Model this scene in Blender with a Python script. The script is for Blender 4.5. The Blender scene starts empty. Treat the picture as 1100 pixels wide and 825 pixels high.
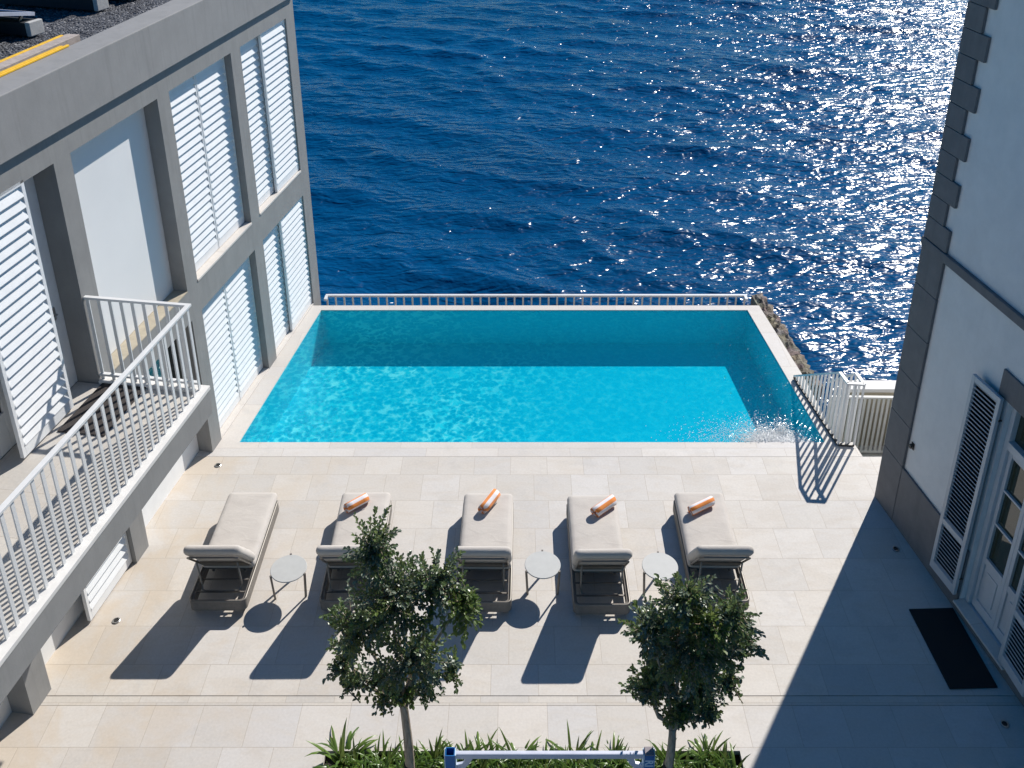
import bpy, bmesh, math, random
import numpy as np
from mathutils import Vector, Matrix, Quaternion
R = math.radians
scene = bpy.context.scene
COL = scene.collection
rnd = random.Random(7)

# ------------------------------------------------------------------ camera / light numbers
CAM_H, PITCH, FPX = 9.5, 23.33, 1018.0
SUN_AZ, SUN_EL = 33.5, 38.5          # azimuth clockwise from +Y, elevation

# ------------------------------------------------------------------ helpers
def link(o, parent=None):
    COL.objects.link(o)
    if parent: o.parent = parent
    return o

def tag(o, label=None, cat=None, group=None, kind=None):
    if label: o['label'] = label
    if cat: o['category'] = cat
    if group: o['group'] = group
    if kind: o['kind'] = kind
    return o

def empty(name, loc=(0, 0, 0), rz=0.0, label=None, cat=None, group=None):
    o = bpy.data.objects.new(name, None)
    o.empty_display_size = .2
    o.location = loc; o.rotation_euler = (0, 0, rz)
    link(o)
    return tag(o, label, cat, group)

class MB:
    """collects shapes, then links them as ONE mesh object"""
    def __init__(s):
        s.v = []; s.f = []; s.m = []; s.mi = 0
    def add(s, vs, fs):
        k = len(s.v)
        s.v += [tuple(p) for p in vs]
        for f in fs:
            s.f.append(tuple(i + k for i in f)); s.m.append(s.mi)
        return s
    def box(s, x0, x1, y0, y1, z0, z1, M=None):
        vs = [Vector((x, y, z)) for z in (z0, z1) for y in (y0, y1) for x in (x0, x1)]
        if M is not None: vs = [M @ p for p in vs]
        return s.add(vs, [(0, 2, 3, 1), (4, 5, 7, 6), (0, 1, 5, 4), (2, 6, 7, 3), (0, 4, 6, 2), (1, 3, 7, 5)])
    def quad(s, *p):
        return s.add(p, [tuple(range(len(p)))])
    def prism(s, poly, z0, z1):
        n = len(poly)
        vs = [(x, y, z0) for x, y in poly] + [(x, y, z1) for x, y in poly]
        fs = [tuple(range(n - 1, -1, -1)), tuple(range(n, 2 * n))]
        fs += [(i, (i + 1) % n, n + (i + 1) % n, n + i) for i in range(n)]
        return s.add(vs, fs)
    def tube(s, pts, r, n=8, cap=True):
        pts = [Vector(p) for p in pts]
        rs = r if isinstance(r, (list, tuple)) else [r] * len(pts)
        vs = []; up = None
        for i, p in enumerate(pts):
            d = (pts[min(i + 1, len(pts) - 1)] - pts[max(i - 1, 0)]).normalized()
            if up is None:
                up = d.orthogonal().normalized()
            up = (up - d * up.dot(d)).normalized()
            w = d.cross(up)
            for k in range(n):
                a = 2 * math.pi * k / n
                vs.append(p + (up * math.cos(a) + w * math.sin(a)) * rs[i])
        fs = []
        for i in range(len(pts) - 1):
            for k in range(n):
                fs.append((i * n + k, i * n + (k + 1) % n, (i + 1) * n + (k + 1) % n, (i + 1) * n + k))
        if cap:
            fs.append(tuple(range(n - 1, -1, -1)))
            fs.append(tuple((len(pts) - 1) * n + k for k in range(n)))
        return s.add(vs, fs)
    def bar(s, a, b, w, h):
        """rectangular bar from a to b (w horizontal, h upright)"""
        a = Vector(a); b = Vector(b); d = b - a; L = d.length
        q = d.to_track_quat('Y', 'Z').to_matrix().to_4x4(); q.translation = a
        return s.box(-w / 2, w / 2, 0, L, -h / 2, h / 2, q)
    def lathe(s, prof, n=32, c=(0, 0)):
        vs = []
        for r, z in prof:
            for k in range(n):
                a = 2 * math.pi * k / n
                vs.append((c[0] + r * math.cos(a), c[1] + r * math.sin(a), z))
        fs = []
        for i in range(len(prof) - 1):
            for k in range(n):
                fs.append((i * n + k, i * n + (k + 1) % n, (i + 1) * n + (k + 1) % n, (i + 1) * n + k))
        fs.append(tuple(range(n - 1, -1, -1))); fs.append(tuple((len(prof) - 1) * n + k for k in range(n)))
        return s.add(vs, fs)
    def build(s, name, mats, parent=None, smooth=False, bevel=0, seg=2, auto=False):
        me = bpy.data.meshes.new(name)
        me.from_pydata(s.v, [], s.f)
        if not isinstance(mats, (list, tuple)): mats = [mats]
        for m in mats: me.materials.append(m)
        if len(mats) > 1: me.polygons.foreach_set('material_index', s.m)
        if smooth: me.polygons.foreach_set('use_smooth', [True] * len(s.f))
        me.update()
        o = bpy.data.objects.new(name, me)
        link(o, parent)
        if bevel:
            b = o.modifiers.new('Bevel', 'BEVEL'); b.width = bevel; b.segments = seg
            b.limit_method = 'ANGLE'; b.angle_limit = R(40)
            b.harden_normals = False
            me.polygons.foreach_set('use_smooth', [False] * len(s.f))
        return o

def copy_tree(o, parent=None):
    c = o.copy(); link(c, parent)
    for ch in [x for x in bpy.data.objects if x.parent == o]:
        copy_tree(ch, c)
    return c

# ------------------------------------------------------------------ materials
def new_mat(name):
    m = bpy.data.materials.new(name); m.use_nodes = True
    nt = m.node_tree; b = nt.nodes['Principled BSDF']
    return m, nt, b
def N(nt, t, **kw):
    n = nt.nodes.new(t)
    for k, v in kw.items():
        if k in n.inputs: n.inputs[k].default_value = v
        else: setattr(n, k, v)
    return n
def L(nt, a, b): nt.links.new(a, b)
def ramp(nt, src, stops):
    r = nt.nodes.new('ShaderNodeValToRGB')
    e = r.color_ramp.elements
    while len(e) < len(stops): e.new(.5)
    for i, (p, c) in enumerate(stops):
        e[i].position = p; e[i].color = c if len(c) == 4 else (*c, 1)
    L(nt, src, r.inputs[0]); return r.outputs[0]
def mixc(nt, a, b, f, mode='MIX'):
    n = nt.nodes.new('ShaderNodeMix'); n.data_type = 'RGBA'; n.blend_type = mode
    for s, v in ((6, a), (7, b)):
        if hasattr(v, 'is_linked'): L(nt, v, n.inputs[s])
        else: n.inputs[s].default_value = (*v, 1)
    if hasattr(f, 'is_linked'): L(nt, f, n.inputs[0])
    else: n.inputs[0].default_value = f
    return n.outputs[2]
def coords(nt, kind='Object'):
    return nt.nodes.new('ShaderNodeTexCoord').outputs[kind]
def noise(nt, co, scale, detail=5, rough=.6, dist=0):
    n = N(nt, 'ShaderNodeTexNoise', Scale=scale, Detail=detail, Roughness=rough, Distortion=dist)
    L(nt, co, n.inputs['Vector']); return n.outputs[0]
def bump(nt, h, strength, dist=.01, normal=None):
    b = N(nt, 'ShaderNodeBump', Strength=strength, Distance=dist); L(nt, h, b.inputs['Height'])
    if normal: L(nt, normal, b.inputs['Normal'])
    return b.outputs[0]

def plaster(name, c0, c1, rough=.85, scale=3.0, bumpk=.25, streak=.6):
    m, nt, b = new_mat(name); co = coords(nt)
    n1 = noise(nt, co, scale, 6, .65)
    n2 = noise(nt, co, 60, 3, .6)
    # faint weather streaks running down
    mp = N(nt, 'ShaderNodeMapping'); mp.inputs['Scale'].default_value = (5, 5, .35); L(nt, co, mp.inputs[0])
    n3 = noise(nt, mp.outputs[0], 1.5, 5, .7)
    c = ramp(nt, n1, [(.3, c0), (.7, c1)])
    dk = tuple(x * .82 for x in c0)
    st = ramp(nt, n3, [(.5, (0, 0, 0)), (.75, (1, 1, 1))])
    c = mixc(nt, c, dk, N_mul(nt, st, streak))
    L(nt, c, b.inputs['Base Color']); b.inputs['Roughness'].default_value = rough
    L(nt, bump(nt, n2, bumpk, .004), b.inputs['Normal'])
    return m
def N_mul(nt, a, k):
    n = N(nt, 'ShaderNodeMath', operation='MULTIPLY'); L(nt, a, n.inputs[0]); n.inputs[1].default_value = k
    return n.outputs[0]
def simple(name, c, rough=.5, metal=0, var=.12, scale=8, bumpk=0, bscale=80, spec=None):
    m, nt, b = new_mat(name); co = coords(nt)
    n1 = noise(nt, co, scale, 5, .6)
    cc = ramp(nt, n1, [(.3, tuple(x * (1 - var) for x in c)), (.7, tuple(min(1, x * (1 + var)) for x in c))])
    L(nt, cc, b.inputs['Base Color'])
    rr = N(nt, 'ShaderNodeMapRange'); rr.inputs['To Min'].default_value = rough * .85; rr.inputs['To Max'].default_value = min(1, rough * 1.15)
    L(nt, n1, rr.inputs[0]); L(nt, rr.outputs[0], b.inputs['Roughness'])
    b.inputs['Metallic'].default_value = metal
    if spec is not None: b.inputs['Specular IOR Level'].default_value = spec
    if bumpk: L(nt, bump(nt, noise(nt, co, bscale, 4, .6), bumpk, .004), b.inputs['Normal'])
    return m

M = {}
M['grey'] = plaster('grey_render', (.25, .248, .242), (.295, .292, .284))
M['parapet'] = plaster('parapet_render', (.265, .262, .257), (.305, .30, .295))
M['white_wall'] = plaster('white_stucco', (.68, .69, .69), (.77, .775, .77), bumpk=.5, streak=.12)
M['dark_stone'] = plaster('grey_stone', (.15, .147, .15), (.19, .186, .188), scale=5)
M['panel'] = simple('white_panel', (.80, .805, .80), .6, var=.02, scale=1.5)
M['white_paint'] = simple('white_paint', (.84, .85, .85), .42, var=.04, scale=6)
M['rail_paint'] = simple('rail_paint', (.74, .74, .73), .38, var=.05, scale=6)
M['gate_paint'] = simple('gate_paint', (.74, .72, .67), .5, var=.06, scale=6)
M['door_paint'] = simple('door_paint', (.60, .62, .64), .4, var=.05, scale=4)
M['shutter_grey'] = simple('pale_grey_shutter', (.52, .54, .56), .45, var=.05, scale=5)
M['rubber'] = simple('dark_mat', (.012, .012, .013), .95, var=.3, scale=90, bumpk=.8, bscale=260)
M['rail_mat'] = simple('brown_mat', (.045, .038, .036), .95, var=.25, scale=60, bumpk=.8, bscale=260)
M['steel'] = simple('steel', (.55, .54, .52), .3, 1, var=.1)
M['dark_metal'] = simple('dark_metal', (.06, .058, .055), .4, .6, var=.2)
M['taupe_metal'] = simple('taupe_metal', (.22, .20, .175), .42, .3, var=.08)
M['pool_joint'] = simple('joint', (.07, .06, .05), .95)
M['table_top'] = simple('ceramic_top', (.50, .50, .48), .55, var=.04, scale=12)
M['table_leg'] = simple('taupe_leg', (.19, .17, .15), .45, .3)
M['yellow'] = simple('yellow_paint', (.85, .50, .02), .5, var=.1, scale=14, bumpk=.2)
M['plank_wood'] = simple('worn_wood', (.42, .36, .32), .8, var=.2, scale=14, bumpk=.4)
M['concrete'] = simple('ballast_concrete', (.50, .49, .47), .85, var=.12, scale=20, bumpk=.5)
M['shaded_block'] = simple('shaded_block', (.022, .025, .03), .9, var=.2, scale=20, bumpk=.4)  # ballast tone darkened to paint in the black shade beneath the panels
M['blue_metal'] = simple('blue_metal', (.006, .135, .39), .35, var=.1, scale=10)
M['blue_inner'] = simple('blue_inner', (.004, .03, .08), .6)
M['lilac_metal'] = simple('pale_metal', (.62, .64, .74), .38, .1, var=.06)
M['letter'] = simple('letter_paint', (.62, .76, .85), .5, var=.03)
M['grey_cap'] = simple('grey_cap', (.23, .20, .22), .6)
M['kerb'] = simple('kerb_stone', (.72, .70, .67), .7, var=.06, scale=5)
M['soil'] = simple('soil', (.028, .02, .014), .95, var=.5, scale=30, bumpk=1, bscale=70)
M['interior'] = simple('dark_interior', (.02, .02, .022), .8)
M['tan_ledge'] = simple('tan_ledge', (.42, .37, .28), .8, var=.15, scale=8)

def paving(name, base, warm, size=.545, off=(0, 0), stain=True):
    m, nt, b = new_mat(name); co = coords(nt)
    mp = N(nt, 'ShaderNodeMapping'); L(nt, co, mp.inputs[0])
    mp.inputs['Location'].default_value = (off[0], off[1], 0)
    br = N(nt, 'ShaderNodeTexBrick'); L(nt, mp.outputs[0], br.inputs['Vector'])
    br.offset = .37; br.offset_frequency = 2; br.squash = 1
    for k, v in dict(Scale=1.0).items(): br.inputs[k].default_value = v
    br.inputs['Mortar Size'].default_value = .0035; br.inputs['Mortar Smooth'].default_value = .3
    br.inputs['Brick Width'].default_value = size; br.inputs['Row Height'].default_value = size
    br.inputs['Color1'].default_value = (0, 0, 0, 1); br.inputs['Color2'].default_value = (1, 1, 1, 1)
    br.inputs['Mortar'].default_value = (.5, .5, .5, 1); br.inputs['Bias'].default_value = 0
    fac = br.outputs['Color']
    big = noise(nt, co, .7, 4, .6)
    # stretched veining, direction differing per tile through distortion
    mp2 = N(nt, 'ShaderNodeMapping'); L(nt, co, mp2.inputs[0]); mp2.inputs['Scale'].default_value = (1, 3.2, 1)
    mp2.inputs['Rotation'].default_value = (0, 0, R(24))
    ad = N(nt, 'ShaderNodeVectorMath', operation='ADD'); L(nt, mp2.outputs[0], ad.inputs[0])
    sc = N(nt, 'ShaderNodeVectorMath', operation='SCALE'); L(nt, fac, sc.inputs[0]); sc.inputs['Scale'].default_value = 13
    L(nt, sc.outputs[0], ad.inputs[1])
    vein = noise(nt, ad.outputs[0], 1.7, 7, .66, 1.2)
    fine = noise(nt, co, 34, 5, .65)
    c_lo = tuple(x * .945 for x in base); c_hi = tuple(min(1, x * 1.05) for x in base)
    c = mixc(nt, c_lo, c_hi, fac)
    f7 = N(nt, 'ShaderNodeMath', operation='MULTIPLY'); sf = N(nt, 'ShaderNodeSeparateColor'); L(nt, fac, sf.inputs[0]); L(nt, sf.outputs[0], f7.inputs[0]); f7.inputs[1].default_value = 7.31
    fr7 = N(nt, 'ShaderNodeMath', operation='FRACT'); L(nt, f7.outputs[0], fr7.inputs[0])
    hue = ramp(nt, fr7.outputs[0], [(.0, (.97, .98, 1.0)), (.4, (1.0, .99, .97)), (.75, (1.01, .99, .962)), (1, (.93, .93, .93))])
    c = mixc(nt, c, hue, 1.0, 'MULTIPLY')
    blot = ramp(nt, noise(nt, co, 2.3, 6, .7, .4), [(.52, (0, 0, 0)), (.7, (1, 1, 1))])
    c = mixc(nt, c, tuple(x * .80 for x in base), N_mul(nt, blot, .5))
    vm = ramp(nt, vein, [(.46, (0, 0, 0)), (.72, (1, 1, 1))])
    c = mixc(nt, c, warm, N_mul(nt, vm, .42))
    sp = ramp(nt, fine, [(.3, (.9, .9, .9)), (.7, (1.05, 1.05, 1.05))])
    c = mixc(nt, c, sp, .8, 'MULTIPLY')
    if stain:      # rusty damp stains towards the grey building, fading away from it
        sx = N(nt, 'ShaderNodeSeparateXYZ'); L(nt, co, sx.inputs[0])
        mr = N(nt, 'ShaderNodeMapRange'); L(nt, sx.outputs[0], mr.inputs[0])
        mr.inputs['From Min'].default_value = -1.2; mr.inputs['From Max'].default_value = -4.8
        sn = noise(nt, co, 1.15, 6, .62, .6)
        s2 = ramp(nt, sn, [(.44, (0, 0, 0)), (.60, (1, 1, 1))])
        mu = N(nt, 'ShaderNodeMath', operation='MULTIPLY'); L(nt, mr.outputs[0], mu.inputs[0]); L(nt, s2, mu.inputs[1])
        c = mixc(nt, c, (.56, .435, .29), N_mul(nt, mu.outputs[0], .40))
    jn = ramp(nt, br.outputs['Fac'], [(.2, (0, 0, 0)), (.9, (1, 1, 1))])
    c = mixc(nt, c, (.30, .235, .17), N_mul(nt, jn, .42))
    L(nt, c, b.inputs['Base Color'])
    rr = N(nt, 'ShaderNodeMapRange'); L(nt, vein, rr.inputs[0]); rr.inputs['To Min'].default_value = .55; rr.inputs['To Max'].default_value = .8
    L(nt, rr.outputs[0], b.inputs['Roughness'])
    inv = N(nt, 'ShaderNodeMath', operation='SUBTRACT'); inv.inputs[0].default_value = 1; L(nt, br.outputs['Fac'], inv.inputs[1])
    L(nt, bump(nt, fine, .12, .004, bump(nt, inv.outputs[0], .5, .003)), b.inputs['Normal'])
    return m
M['paving'] = paving('limestone_paving', (.605, .568, .525), (.55, .475, .385), off=(.105, .25))
M['paving_front'] = paving('limestone_paving_front', (.61, .575, .54), (.565, .50, .42), off=(.217, .185))
M['coping'] = paving('coping_stone', (.64, .605, .57), (.60, .54, .46), size=1.1, off=(.3, .2), stain=False)
M['strip'] = paving('drain_strip', (.59, .55, .50), (.54, .46, .37), size=.545, off=(.217, .2), stain=False)
M['balcony_tile'] = paving('balcony_tile', (.57, .54, .50), (.52, .46, .39), size=.6, stain=False)

def rubble(name):
    m, nt, b = new_mat(name); co = coords(nt)
    v = N(nt, 'ShaderNodeTexVoronoi', Scale=5.5); v.feature = 'DISTANCE_TO_EDGE'; L(nt, co, v.inputs['Vector'])
    v2 = N(nt, 'ShaderNodeTexVoronoi', Scale=5.5); L(nt, co, v2.inputs['Vector'])
    n1 = noise(nt, co, 9, 7, .7)
    c = ramp(nt, n1, [(.3, (.10, .085, .068)), (.55, (.24, .205, .165)), (.75, (.36, .32, .27))])
    c = mixc(nt, c, v2.outputs['Color'], .12, 'OVERLAY')
    e = ramp(nt, v.outputs['Distance'], [(.0, (1, 1, 1)), (.09, (0, 0, 0))])
    c = mixc(nt, c, (.05, .042, .034), N_mul(nt, e, .7))
    L(nt, c, b.inputs['Base Color']); b.inputs['Roughness'].default_value = .95
    h = mixc(nt, n1, v.outputs['Distance'], .4)
    L(nt, bump(nt, h, 1, .05), b.inputs['Normal']); return m
M['rubble'] = rubble('rubble_stone')

def gravel():
    m, nt, b = new_mat('dark_gravel'); co = coords(nt)
    v = N(nt, 'ShaderNodeTexVoronoi', Scale=34); L(nt, co, v.inputs['Vector'])
    sx = N(nt, 'ShaderNodeSeparateColor'); L(nt, v.outputs['Color'], sx.inputs[0])
    c = ramp(nt, sx.outputs[0], [(.0, (.018, .02, .028)), (.6, (.075, .08, .095)), (.92, (.17, .175, .19)), (1, (.34, .34, .35))])
    L(nt, c, b.inputs['Base Color']); b.inputs['Roughness'].default_value = .8
    iv = N(nt, 'ShaderNodeMath', operation='SUBTRACT'); iv.inputs[0].default_value = 1; L(nt, v.outputs['Distance'], iv.inputs[1])
    L(nt, bump(nt, iv.outputs[0], 1, .03), b.inputs['Normal']); return m
M['gravel'] = gravel()

def fabric():
    m, nt, b = new_mat('taupe_fabric'); co = coords(nt)
    n1 = noise(nt, co, 3.5, 5, .6)
    w = N(nt, 'ShaderNodeTexWave', Scale=150, Distortion=1.5); L(nt, co, w.inputs['Vector'])
    mp = N(nt, 'ShaderNodeMapping'); mp.inputs['Scale'].default_value = (1.6, 3.2, 3); L(nt, co, mp.inputs[0])
    cr = noise(nt, mp.outputs[0], 2.2, 3, .5, 1.2)
    c = ramp(nt, n1, [(.3, (.52, .475, .43)), (.7, (.575, .53, .48))])
    L(nt, c, b.inputs['Base Color']); b.inputs['Roughness'].default_value = .92
    b.inputs['Sheen Weight'].default_value = .15
    L(nt, bump(nt, w.outputs[0], .12, .002, bump(nt, cr, .3, .02)), b.inputs['Normal']); return m
M['fabric'] = fabric()
def weave():
    m, nt, b = new_mat('woven_taupe'); co = coords(nt)
    ch = N(nt, 'ShaderNodeTexChecker', Scale=70); L(nt, co, ch.inputs['Vector'])
    n1 = noise(nt, co, 18, 4, .6)
    c = ramp(nt, n1, [(.3, (.18, .162, .142)), (.7, (.24, .215, .19))])
    L(nt, c, b.inputs['Base Color']); b.inputs['Roughness'].default_value = .8
    L(nt, bump(nt, ch.outputs['Fac'], .4, .003), b.inputs['Normal']); return m
M['weave'] = weave()
def towel_mat():
    m, nt, b = new_mat('striped_towel'); co = coords(nt, 'Generated')
    at = nt.nodes.new('ShaderNodeAttribute'); at.attribute_name = 'stripe'
    n1 = noise(nt, coords(nt), 160, 3, .6)
    ad = N(nt, 'ShaderNodeMath', operation='ADD'); L(nt, at.outputs['Fac'], ad.inputs[0])
    mu = N_mul(nt, n1, .08); L(nt, mu, ad.inputs[1])
    fr = N(nt, 'ShaderNodeMath', operation='FRACT'); L(nt, ad.outputs[0], fr.inputs[0])
    c = ramp(nt, fr.outputs[0], [(0, (.82, .27, .055)), (.48, (.82, .27, .055)), (.53, (.78, .75, .76)), (.95, (.78, .75, .76))])
    L(nt, c, b.inputs['Base Color']); b.inputs['Roughness'].default_value = 1
    b.inputs['Sheen Weight'].default_value = .3
    L(nt, bump(nt, n1, .6, .006), b.inputs['Normal']); return m
M['towel'] = towel_mat()

def leaf_mat(name, c0, c1, rough=.33, trans=.30):
    m, nt, b = new_mat(name)
    oi = nt.nodes.new('ShaderNodeNewGeometry')
    c = mixc(nt, c0, c1, oi.outputs['Random Per Island'])
    L(nt, c, b.inputs['Base Color']); b.inputs['Roughness'].default_value = rough
    tr = N(nt, 'ShaderNodeBsdfTranslucent'); 
    c2 = mixc(nt, c, (.9, 1, .35), .25); L(nt, c2, tr.inputs[0])
    mx = N(nt, 'ShaderNodeMixShader'); mx.inputs[0].default_value = trans
    L(nt, b.outputs[0], mx.inputs[1]); L(nt, tr.outputs[0], mx.inputs[2])
    L(nt, mx.outputs[0], nt.nodes['Material Output'].inputs['Surface']); return m
M['leaf'] = leaf_mat('dark_leaf', (.048, .088, .030), (.15, .215, .085))
M['leaf_young'] = leaf_mat('young_leaf', (.07, .12, .022), (.12, .18, .035), .42, .3)
M['leaf_dull'] = leaf_mat('bluish_leaf', (.075, .105, .068), (.19, .235, .17), .34, .12)
M['strap'] = leaf_mat('strap_leaf', (.045, .10, .014), (.13, .22, .035), .32, .25)
def bark():
    m, nt, b = new_mat('bark'); co = coords(nt)
    mp = N(nt, 'ShaderNodeMapping'); mp.inputs['Scale'].default_value = (14, 14, 2.2); L(nt, co, mp.inputs[0])
    n1 = noise(nt, mp.outputs[0], 2, 6, .7)
    c = ramp(nt, n1, [(.3, (.14, .105, .08)), (.55, (.42, .34, .255)), (.75, (.58, .49, .38))])
    L(nt, c, b.inputs['Base Color']); b.inputs['Roughness'].default_value = .95
    L(nt, bump(nt, n1, .8, .02), b.inputs['Normal']); return m
M['bark'] = bark()

def glass_mat(name, tint=(.016, .024, .022)):
    m, nt, b = new_mat(name)
    b.inputs['Base Color'].default_value = (*tint, 1); b.inputs['Roughness'].default_value = .03
    b.inputs['IOR'].default_value = 1.55; b.inputs['Specular IOR Level'].default_value = .75
    co = coords(nt); L(nt, bump(nt, noise(nt, co, 1.3, 2, .5), .04, .02), b.inputs['Normal'])
    return m
M['glass'] = glass_mat('window_glass')
M['glass_green'] = glass_mat('door_glass', (.035, .045, .028))
def solar():
    m, nt, b = new_mat('solar_cells'); co = coords(nt)
    br = N(nt, 'ShaderNodeTexBrick'); L(nt, co, br.inputs['Vector']); br.offset = 0
    br.inputs['Scale'].default_value = 1; br.inputs['Brick Width'].default_value = .16; br.inputs['Row Height'].default_value = .16
    br.inputs['Mortar Size'].default_value = .004
    br.inputs['Color1'].default_value = (.006, .012, .04, 1); br.inputs['Color2'].default_value = (.008, .018, .055, 1); br.inputs['Mortar'].default_value = (.2, .22, .26, 1)
    L(nt, br.outputs[0], b.inputs['Base Color']); b.inputs['Roughness'].default_value = .12; return m
M['solar'] = solar()

def sea_mat():
    m, nt, b = new_mat('sea_water'); co = coords(nt)
    mp = N(nt, 'ShaderNodeMapping'); mp.inputs['Rotation'].default_value = (0, 0, R(-12)); mp.inputs['Scale'].default_value = (.55, 1, 1); L(nt, co, mp.inputs[0])
    n1 = noise(nt, mp.outputs[0], 2.0, 1.5, .5, .6)
    n2 = noise(nt, mp.outputs[0], 6.0, 1, .5, .4)
    n3 = noise(nt, mp.outputs[0], .09, 3, .5)
    c = ramp(nt, n3, [(.35, (.0002, .044, .128)), (.65, (.0005, .060, .170))])
    L(nt, c, b.inputs['Base Color'])
    b.inputs['Roughness'].default_value = .20; b.inputs['IOR'].default_value = 1.333
    nb = bump(nt, n1, 1, .19); nb = bump(nt, n2, 1, .045, nb)
    L(nt, nb, b.inputs['Normal']); return m
M['sea'] = sea_mat()

def pool_water():
    m, nt, b = new_mat('pool_water'); nt.nodes.remove(b)
    out = nt.nodes['Material Output']; co = coords(nt)
    # caustic light painted into the sheet's tint as a paler net
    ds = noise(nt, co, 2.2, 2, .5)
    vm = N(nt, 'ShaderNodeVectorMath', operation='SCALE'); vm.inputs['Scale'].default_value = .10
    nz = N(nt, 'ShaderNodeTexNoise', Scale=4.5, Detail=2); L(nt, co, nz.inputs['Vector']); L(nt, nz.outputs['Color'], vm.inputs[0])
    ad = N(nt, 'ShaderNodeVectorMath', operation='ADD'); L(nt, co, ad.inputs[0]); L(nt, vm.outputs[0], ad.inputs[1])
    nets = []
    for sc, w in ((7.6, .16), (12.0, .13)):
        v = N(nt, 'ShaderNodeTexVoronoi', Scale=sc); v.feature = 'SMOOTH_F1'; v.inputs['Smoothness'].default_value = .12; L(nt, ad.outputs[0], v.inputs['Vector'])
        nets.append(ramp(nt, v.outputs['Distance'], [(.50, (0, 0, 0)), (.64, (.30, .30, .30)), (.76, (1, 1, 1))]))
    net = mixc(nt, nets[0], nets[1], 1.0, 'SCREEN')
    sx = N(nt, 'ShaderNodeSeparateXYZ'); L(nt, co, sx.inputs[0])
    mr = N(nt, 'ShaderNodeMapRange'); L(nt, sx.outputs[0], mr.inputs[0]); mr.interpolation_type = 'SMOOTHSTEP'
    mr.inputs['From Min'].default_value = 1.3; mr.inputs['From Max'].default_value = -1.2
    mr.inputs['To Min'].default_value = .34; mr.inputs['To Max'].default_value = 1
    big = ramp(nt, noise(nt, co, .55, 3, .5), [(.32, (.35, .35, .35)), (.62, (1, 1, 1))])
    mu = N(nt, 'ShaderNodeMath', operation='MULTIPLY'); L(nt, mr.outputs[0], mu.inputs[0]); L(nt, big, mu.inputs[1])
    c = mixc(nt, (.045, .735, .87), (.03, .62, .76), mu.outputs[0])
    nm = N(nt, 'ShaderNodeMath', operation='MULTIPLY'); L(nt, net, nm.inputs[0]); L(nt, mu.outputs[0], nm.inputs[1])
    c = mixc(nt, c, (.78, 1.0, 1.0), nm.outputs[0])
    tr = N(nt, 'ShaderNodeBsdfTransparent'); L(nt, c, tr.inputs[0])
    # surface ripples, made livelier in the near right corner for more sun glints
    rp = noise(nt, co, 5.5, 3, .6, .3); rp2 = noise(nt, co, 17, 3, .6)
    vd = N(nt, 'ShaderNodeVectorMath', operation='DISTANCE'); L(nt, co, vd.inputs[0]); vd.inputs[1].default_value = (4.1, 11.9, 0)
    mr2 = N(nt, 'ShaderNodeMapRange'); L(nt, vd.outputs['Value'], mr2.inputs[0]); mr2.interpolation_type = 'SMOOTHSTEP'
    mr2.inputs['From Min'].default_value = 1.0; mr2.inputs['From Max'].default_value = .15
    mr2.inputs['To Min'].default_value = .014; mr2.inputs['To Max'].default_value = .075
    bp = N(nt, 'ShaderNodeBump', Strength=1); L(nt, rp, bp.inputs['Height']); L(nt, mr2.outputs[0], bp.inputs['Distance'])
    bp2 = N(nt, 'ShaderNodeBump', Strength=1, Distance=.005); L(nt, rp2, bp2.inputs['Height']); L(nt, bp.outputs[0], bp2.inputs['Normal'])
    gl = N(nt, 'ShaderNodeBsdfGlossy', Roughness=.10); L(nt, bp2.outputs[0], gl.inputs['Normal'])
    # Schlick reflectance, the same from above and below
    lw = N(nt, 'ShaderNodeLayerWeight', Blend=.5); L(nt, bp2.outputs[0], lw.inputs['Normal'])
    pw = N(nt, 'ShaderNodeMath', operation='POWER'); L(nt, lw.outputs['Facing'], pw.inputs[0]); pw.inputs[1].default_value = 5
    fr = N(nt, 'ShaderNodeMath', operation='MULTIPLY_ADD'); L(nt, pw.outputs[0], fr.inputs[0]); fr.inputs[1].default_value = .98; fr.inputs[2].default_value = .02
    mx = N(nt, 'ShaderNodeMixShader'); L(nt, fr.outputs[0], mx.inputs[0]); L(nt, tr.outputs[0], mx.inputs[1]); L(nt, gl.outputs[0], mx.inputs[2])
    df = N(nt, 'ShaderNodeBsdfDiffuse'); df.inputs[0].default_value = (.006, .44, .62, 1)
    mt = N(nt, 'ShaderNodeMixShader'); mt.inputs[0].default_value = .12
    L(nt, tr.outputs[0], mt.inputs[1]); L(nt, df.outputs[0], mt.inputs[2]); L(nt, mt.outputs[0], mx.inputs[1])
    L(nt, mx.outputs[0], out.inputs['Surface']); return m
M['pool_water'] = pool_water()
def mosaic():
    m, nt, b = new_mat('pool_mosaic'); co = coords(nt)
    v = N(nt, 'ShaderNodeTexVoronoi', Scale=38); v.distance = 'CHEBYCHEV'; v.inputs['Randomness'].default_value = 0; L(nt, co, v.inputs['Vector'])
    sc = N(nt, 'ShaderNodeSeparateColor'); L(nt, v.outputs['Color'], sc.inputs[0])
    c = mixc(nt, (.22, .72, .76), (.25, .77, .80), sc.outputs[0])
    L(nt, c, b.inputs['Base Color']); b.inputs['Roughness'].default_value = .7; return m
M['mosaic'] = mosaic()

# ------------------------------------------------------------------ SETTING: terrace, pool, sea
ZT = 0.0
def flat(name, polys, mat, z=0.0, th=.06, parent=None):
    mb = MB()
    for p in polys: mb.prism(p, z - th, z)
    return mb.build(name, mat, parent)

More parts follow.
